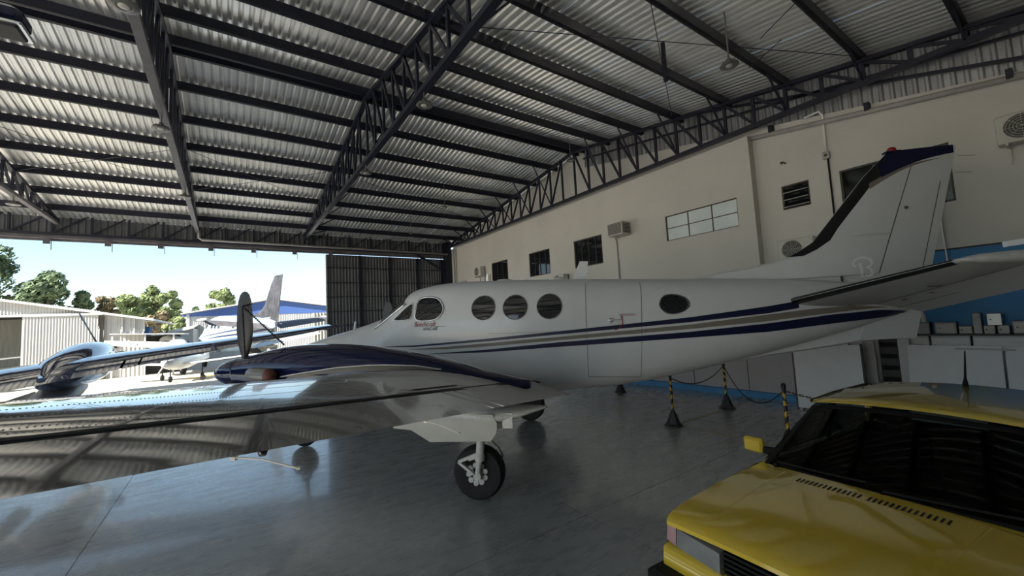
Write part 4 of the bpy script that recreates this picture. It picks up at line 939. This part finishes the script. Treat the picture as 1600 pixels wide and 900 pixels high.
def ebox(name,y0,y1,z0,z1,m,label,kind='box',x0=10.58,x1=10.80,front=True):
    r=empty(name,((x0+x1)/2,(y0+y1)/2,z0)); tag(r,label,kind,'equipment boxes on the ledge'); w=(y1-y0)/2; d=(x1-x0)/2
    MB().bbox(-d,d,-w,w,0,z1-z0,.008).build('case',m,r)
    if front:
        MB().box(-d-.006,-d,-w*.8,w*.8,(z1-z0)*.15,(z1-z0)*.85).build('front_plate',M['chrome'] if m is M['chrome'] else M['pipe'],r)
        MB().lathe([(.012,-.02),(.012,0)],(-d,w*.5,(z1-z0)*.5),'x',10).build('knob',M['ac_dark'],r)
T=1.526
ebox('equipment_box',1.87,2.05,T,1.74,M['box1'],'grey box at the left end of the ledge with a bottle on top',front=False)
ebox('equipment_box',1.53,1.81,T,1.735,M['box1'],'wide grey framed instrument box second from the left on the ledge')
ebox('equipment_box',1.345,1.51,T,1.665,M['box1'],'low dark box with bright label plate on the ledge')
ebox('equipment_box',1.23,1.335,T,1.885,M['box1'],'tall narrow grey box standing upright on the ledge',front=False)
ebox('equipment_box',1.09,1.215,T,1.665,M['pipe'],'small pale box under the shiny metal box, left one')
ebox('equipment_box',.935,1.06,T,1.665,M['pipe'],'small pale box under the shiny metal box, right one')
ebox('equipment_box',1.00,1.17,1.666,1.87,M['chrome'],'shiny metal box stacked on two small pale boxes')
ebox('equipment_box',.70,.90,T,1.735,M['box1'],'grey instrument box at the right picture edge of the ledge')
bt=MB().lathe([(.0,0),(.035,0),(.035,.12),(.014,.16),(.014,.20),(0,.20)],(10.68,1.95,1.741),'z',16); tag(bt.build('plastic_bottle',M['ac'],smooth=True,sharp=40),'small pale bottle standing on the left-hand box of the ledge','bottle')
# ------------------------------------------------------------------ lamps under the trusses
def lamp(x,y,z,drop,label,s=1.0,top=None):
    s*=.8; r=empty('high_bay_lamp',(x,y,z)); tag(r,label,'lamp','disc lamps under the roof trusses'); r.scale=(s,s,s)
    MB().lathe([(.0,.0),(.06,0),(.17,-.015),(.19,-.04),(.17,-.055),(.10,-.055),(.09,-.045)],n=28).build('lamp_disc',M['lamp'],r,smooth=True,sharp=40)
    MB().lathe([(.09,-.047),(.05,-.062),(0,-.065)],n=20).build('lens',M['lamp_glass'],r,smooth=True)
    fn=MB()
    for k in range(14): t=2*PI*k/14; fn.beam((.07*math.cos(t),.07*math.sin(t),.02),(.15*math.cos(t),.15*math.sin(t),.0),.006,.05)
    fn.lathe([(.0,0),(.065,0),(.05,.10),(.035,.12),(0,.12)],n=14); fn.build('heat_sink',M['lamp'],r)
    MB().tube([(0,0,.12),(0,0,.12+drop/s)],.018,8).build('stem',M['lamp'],r)
lamp(3.0,6.85,6.28,.16,'disc lamp under the second truss, nearest the camera'); lamp(3.0,10.8,6.30,.14,'disc lamp halfway along the truss that ends near the door edge'); 
lamp(-1.08,10.1,6.27,.16,'disc lamp hanging in the middle of the steep left truss'); lamp(-1.05,6.45,6.27,.16,'large disc lamp at the top of the picture on the steep left truss')
lamp(-1.05,15.0,6.30,.14,'small disc lamp far along the steep left truss'); lamp(-5.1,17.6,6.28,.16,'disc lamp on the short truss at the left picture edge')
lamp(7.12,3.3,6.4,.85,'white ribbed lamp hanging alone near the rear of the right bay',1.0); lamp(9.9,10.2,7.7,.50,'disc lamp hanging at the ridge near the right wall')
lamp(6.95,14.3,6.75,1.07,'tiny distant lamp under the right bay, nearer of two',.7); lamp(6.95,17.9,6.45,.83,'tiny distant lamp under the right bay, farther of two',.7)
fb=empty('floodlight_box',(-2.75,7.17,5.95)); tag(fb,'dark rounded box with pale rim hanging under the roof at the top left','light fitting')
MB().bbox(-1.2,.72,-.20,.20,.04,.26,.06).build('housing',M['navy'],fb,smooth=True,sharp=30); MB().bbox(-1.22,.74,-.22,.22,.01,.045,.015).build('rim',M['silver'],fb); MB().bbox(-1.17,.69,-.17,.17,-.02,.03,.015).build('underside',M['black'],fb)
MB().tube([(-.6,0,.24),(-.6,0,1.2)],.02,6).build('hanger',M['steel'],fb); MB().tube([(.4,0,.24),(.4,0,1.2)],.02,6).build('hanger',M['steel'],fb)
# ------------------------------------------------------------------ outside
def corrwall(name,x0,x1,y,z0,z1a,z1b,per,m,parent,dep=.03):
    mb=MB(); mb.corr(x1-x0,1,per,dep,lambda u,v,d:(x0+u,y-d,z0 if v==0 else z1a+(z1b-z1a)*u/(x1-x0))); return mb.build(name,m,parent,fixn=False)
lh=empty('hangar_building',(-12,34,0)); tag(lh,'white corrugated hangar across the apron with a sliding door, at the left','building')
def L(x,y,z): return (x+12,y-34,z)
corrwall('gable_sheet',-24+12,-6.2+12,0,3.8,7.6,4.1-.1,.12,M['hwhite'],lh); 
corrwall('sliding_door',-9.3+12,-6.25+12,-.15,0,3.8,3.8,.12,M['hwhite'],lh)
MB().box(-24+12,-6.1+12,-.25,-.1,3.78,3.9).build('door_track',M['emblem'],lh)
MB().box(-24+12,-9.3+12,6,6.1,0,4.5).build('back_wall',M['cloth'],lh); MB().box(-24+12,-9.3+12,0,6,3.9,3.95).build('inner_ceiling',M['dark_in'],lh)
MB().box(-6.25+12,-6.1+12,-.1,0,0,3.85).build('corner_post',M['frame'],lh)
MB().add([L(-26,33.6,8.1),L(-3.8,33.6,3.45),L(-3.8,46,3.45),L(-26,46,8.1),L(-26,33.6,8.0),L(-3.8,33.6,3.33),L(-3.8,46,3.33),L(-26,46,8.0)],[(0,1,2,3),(4,7,6,5),(0,4,5,1),(1,5,6,2),(2,6,7,3),(3,7,4,0)]).build('roof',M['hroof'],lh)
corrwall('annex_wall',-6.1+12,-4.3+12,.2,0,3.9,3.4,.2,M['hwhite'],lh)
for x in (-5.3,-4.75,-4.3): MB().box(x+12-.03,x+12+.03,.05,.2,2.7,3.6).build('post',M['pipe'],lh)
MB().box(-5.85+12,-5.5+12,.1,.17,1.75,2.1).build('annex_window',M['glass'],lh)
sd=empty('lean_to_shed',(-4.2,33,0)); tag(sd,'dark open lean-to with flat awning between the two hangars','shed')
MB().add([(-1.3,-1.0,2.62),(2.0,-1.0,2.45),(2.0,3,2.45),(-1.3,3,2.62),(-1.3,-1.0,2.56),(2.0,-1.0,2.39),(2.0,3,2.39),(-1.3,3,2.56)],[(0,1,2,3),(4,7,6,5),(0,4,5,1),(1,5,6,2),(2,6,7,3),(3,7,4,0)]).build('awning',M['pipe'],sd)
MB().box(-1.3,1.6,2.0,2.1,0,2.4).build('back_wall',M['dark_in'],sd); MB().box(-.8,-.3,1.2,1.8,.8,1.5).build('shelf',M['frame_rust'],sd)
for x in (-1.2,.2,1.5): MB().box(x-.04,x+.04,-.9,-.82,0,2.45).build('post',M['hwhite'],sd)
wt=empty('water_tank',(-4.7,37.5,2.45)); tag(wt,'round blue water tank on the low roof between the hangars','tank')
MB().lathe([(.32,0),(.42,.45),(.44,.5),(.40,.5)],n=20).build('tank_body',M['tank'],wt,smooth=True,sharp=40); MB().lathe([(.45,.5),(.45,.55),(.1,.62),(0,.62)],n=20).build('lid',M['tank'],wt)
MB().box(-.5,.5,-.5,.5,-2.45,0).build('stand',M['hwhite'],wt)
lw=empty('low_white_building',(-3.4,40,0)); tag(lw,'low white building with sloping grey roof between the hangars','building')
MB().add([(-1.6,0,0),(1.2,0,0),(1.2,0,2.85),(-1.6,0,2.15),(-1.6,6,0),(1.2,6,0),(1.2,6,2.85),(-1.6,6,2.15)],[(0,1,2,3),(4,7,6,5),(1,5,6,2),(3,2,6,7),(0,3,7,4)]).build('wall',M['hwhite'],lw,fixn=False)
MB().add([(-1.9,-.3,2.12),(1.25,-.3,2.92),(1.25,6,3.3),(-1.9,6,2.6),(-1.9,-.3,2.05),(1.25,-.3,2.85),(1.25,6,3.2),(-1.9,6,2.5)],[(0,1,2,3),(4,7,6,5),(0,4,5,1),(1,5,6,2),(2,6,7,3),(3,7,4,0)]).build('roof',M['pipe'],lw)
for x0 in (-.35,.35):
    f=MB().box(x0,x0+.6,-.04,.02,1.2,1.9).build('window',M['glass'],lw); MB().box(x0+.28,x0+.32,-.06,.02,1.2,1.9).build('window_bar',M['emblem'],f)
rh=empty('hangar_building',(2.8,46,0)); tag(rh,'white hangar with low blue gable across the apron, behind the upright propeller','building')
def R_(x): return x-2.8
corrwall('gable_sheet',R_(-2.9),R_(1.2),0,0,4.05,4.05,.15,M['hwhite'],rh); corrwall('gable_sheet',R_(3.0),R_(7.0),0,0,4.05,4.05,.15,M['hwhite'],rh); corrwall('gable_sheet',R_(1.2),R_(3.0),0,3.55,4.05,4.05,.15,M['hwhite'],rh)
MB().add([(R_(-3.3),-.05,4.0),(R_(12),-.05,4.0),(R_(12),-.05,4.15),(R_(3.6),-.05,5.40),(R_(-3.3),-.05,4.20)],[(0,1,2,3,4)]).build('blue_fascia',M['hblue'],rh,fixn=False)
MB().add([(R_(-3.4),-.4,4.22),(R_(3.6),-.4,5.46),(R_(3.6),18,5.46),(R_(-3.4),18,4.22),(R_(-3.4),-.4,4.30),(R_(3.6),-.4,5.54),(R_(3.6),18,5.54),(R_(-3.4),18,4.30)],[(0,1,2,3),(4,7,6,5),(0,4,5,1),(1,5,6,2),(2,6,7,3),(3,7,4,0)]).build('roof',M['hroof'],rh)
MB().add([(R_(3.6),-.4,5.46),(R_(12),-.4,4.15),(R_(12),18,4.15),(R_(3.6),18,5.46),(R_(3.6),-.4,5.54),(R_(12),-.4,4.23),(R_(12),18,4.23),(R_(3.6),18,5.54)],[(0,1,2,3),(4,7,6,5),(0,4,5,1),(1,5,6,2),(2,6,7,3),(3,7,4,0)]).build('roof',M['hroof'],rh)
MB().box(R_(1.0),R_(3.2),3,3.1,0,3.6).build('doorway_shade_sheet',M['dark_in'],rh)  # dark sheet standing in for the shade beyond the open doorway
MB().box(R_(-3.0),R_(-2.8),-.12,0,0,4.2).build('downpipe',M['pipe'],rh)
cb=MB(); cb.corr(4.5,1,.3,.10,lambda u,v,d:(R_(7.0)+u,-.1-d,0 if v==0 else 4.0)); cb.build('curtain',M['cloth'],rh,fixn=False)
# trees beyond
def tree(x,y,h,cr,m,label,seed,base=.45):
    random.seed(seed); r=empty('tree',(x,y,0)); tag(r,label,'tree')
    MB().tube([(0,0,0),(.1,0,h*.35),(0,.1,h*.7)],[.35,.25,.12],8).build('trunk',M['bark'],r)
    mb=MB(); nb=16; blobs=[]
    for k in range(nb):
        t=random.random()*2*PI; rr_=cr*random.random()**.6*.75; z=h*base+(h*(1-base))*random.random(); sc=1-.55*abs((z-h*(base+.25))/(h*.6)); blobs.append((rr_*math.cos(t)*sc,rr_*math.sin(t)*sc,z*.93,cr*(.26+.16*random.random())))
    for (bx,by,bz,br) in blobs:
        for k in range(210):
            u=random.random()*2-1; t=random.random()*2*PI; q=math.sqrt(1-u*u); n_=Vector((q*math.cos(t),q*math.sin(t),u)); p=Vector((bx,by,bz))+n_*br*(.78+.3*random.random()); s_=.10+.16*random.random()
            a=(n_+Vector((random.uniform(-.8,.8),random.uniform(-.8,.8),random.uniform(-.8,.8)))).normalized(); e1=a.orthogonal().normalized()*s_*1.6; e2=a.cross(e1).normalized()*s_
            mb.add([p-e1,p-e2*.7,p+e1,p+e2*.7],[(0,1,2,3)])
    o=mb.build('foliage',m,r,fixn=False); o['kind']='stuff'
TR=[(-24.0,74,14.6,4.0,'leaf','tall dark tree rising highest at the left picture edge',1),(-20.9,77,9.6,2.6,'leaf3','yellowish tree between the tallest tree and the rounded dark one',2),(-18.1,73,11.2,2.7,'leaf','rounded spreading dark green tree standing over the white hangar roof',3),
(-15.9,76,9.0,1.7,'leaf','bushy dark green tree just right of the rounded one over the white hangar',13),(-14.0,79,8.6,1.7,'leaf3','brownish tree over the right end of the white hangar roof',4),(-12.2,83,8.2,1.5,'leaf','small dark tree in the dip between the tree groups',5),
(-11.0,75,8.9,1.8,'leaf2','light green tree at the left of the central clump',6),(-8.9,78,10.0,2.1,'leaf2','tallest light green tree of the central clump',7),(-6.9,75,9.0,1.8,'leaf2','light green tree at the right of the central clump',8),(-7.4,66,5.6,2.0,'leaf3','reddish brown scrub in front of the central clump',9),(-5.0,62,4.6,1.3,'leaf2','bright yellow-green bush beside the blue-gabled hangar',10),
(-1.0,78,9.6,1.9,'leaf2','bright green tree poking over the blue-gabled hangar',11),(-4.6,92,8.6,.9,'leaf','tiny distant tree left of the blue-gabled hangar',12)]
for x,y,h,cr,m,lab,sd_ in TR: tree(x,y,h,cr,M[m],lab,sd_)
# small things on the apron
la=empty('light_aircraft',(-2.0,27.6,0),math.atan2(-.95,-.3)); la.scale=(.8,.8,.8); tag(la,'small light aircraft with raised propeller blade beyond the dark blue wing','aircraft')
rows=[]
for a,zt,zb,w in ((2.0,1.35,1.05,.12),(1.9,1.5,.9,.3),(1.2,1.65,.75,.45),(.5,1.75,.7,.5),(-.6,1.8,.7,.5),(-1.6,1.6,.8,.4),(-4.2,1.35,1.1,.1)):
    rows.append([(a,w*math.cos(2*PI*k/16),(zt+zb)/2+(zt-zb)/2*math.sin(2*PI*k/16)) for k in range(16)])
MB().grid(rows,closed=True).add(rows[0],[tuple(range(16))]).build('fuselage',M['white'],la,smooth=True,sharp=60)
MB().grid([[(a,w*math.cos(t),1.6+h_*math.sin(t)) for t in [PI*k/10 for k in range(11)]] for a,w,h_ in ((.9,.38,.05),(.4,.42,.42),(-.5,.42,.45),(-1.4,.25,.1))]).build('canopy',M['bluetop'],la,smooth=True)
for s_ in (1,-1): MB().add([(.8,s_*.3,1.0),(-.7,s_*.3,1.0),(-.5,s_*4.4,1.35),(.4,s_*4.4,1.35),(.8,s_*.3,1.12),(-.7,s_*.3,1.03),(-.5,s_*4.4,1.38),(.4,s_*4.4,1.42)],[(0,1,2,3),(4,7,6,5),(0,4,5,1),(1,5,6,2),(2,6,7,3),(3,7,4,0)]).build('wing',M['white'],la)
MB().beam((2.05,0,1.2),(2.05,.45,1.98),.14,.04).beam((2.05,0,1.2),(2.05,-.45,.42),.14,.04).build('propeller',M['pipe'],la)
MB().lathe([(.12,-.1),(.1,.1),(0,.22)],(2.05,0,1.2),'x',14).build('spinner',M['white'],la,smooth=True)
MB().add([(-3.5,.03,1.3),(-4.3,.03,1.25),(-4.5,.03,2.2),(-4.1,.03,2.2),(-3.5,-.03,1.3),(-4.3,-.03,1.25),(-4.5,-.03,2.2),(-4.1,-.03,2.2)],[(0,1,2,3),(4,7,6,5),(0,4,5,1),(1,5,6,2),(2,6,7,3),(3,7,4,0)]).build('fin',M['white'],la)
for p in ((1.4,0),(-.2,1.1),(-.2,-1.1)):
    MB().tube([(p[0],p[1],.2),(p[0],p[1],1.0)],.035,6).lathe([(0,-.06),(.18,-.05),(.2,0),(.18,.05),(0,.06)],(p[0],p[1],.2),'y',18).build('landing_wheel',M['rubber'],la)
tw=empty('tow_bar',(-1.15,26.6,-.02)); tag(tw,'small yellow wheeled tow bar lying on the sunny apron','tow bar')
MB().beam((-.5,0,.12),(.6,.1,.18),.05,.05).beam((.1,-.3,.15),(.1,.3,.15),.05,.05).build('frame',M['sign_y'],tw)
for y in (-.3,.3): MB().lathe([(0,-.03),(.11,-.03),(.12,0),(.11,.03),(0,.03)],(.1,y,.12),'y',14).build('wheel',M['rubber'],tw)
ot=empty('small_tractor',(-9.6,31,-.02)); tag(ot,'orange tug tractor standing before the open hangar door at the left edge','tractor')
MB().bbox(-.5,.5,-.35,.35,.45,.95,.05).bbox(-.45,0,-.3,.3,.9,1.3,.05).build('body',M['orange'],ot); MB().tube([(-.4,.25,.95),(-.4,.25,1.6),(.2,.25,1.6)],.025,6).build('roll_bar',M['black'],ot)
for x in (-.35,.4):
    for y in (-.4,.4): MB().lathe([(0,-.07),(.25,-.07),(.28,0),(.25,.07),(0,.07)],(x,y,.28),'y',16).build('wheel',M['rubber'],ot)
wp=empty('parked_aircraft_wing',(-11.2,36.5,0)); tag(wp,'white upturned wing tip of an aircraft inside the left hangar','aircraft')
MB().beam((-2.5,0,1.3),(1.3,0,1.55),.9,.08).beam((1.25,0,1.55),(1.5,0,2.3),.5,.05).build('wing',M['white'],wp); MB().tube([(-2,0,0),(-2,0,1.3)],.05,6).build('wing_prop',M['pipe'],wp)
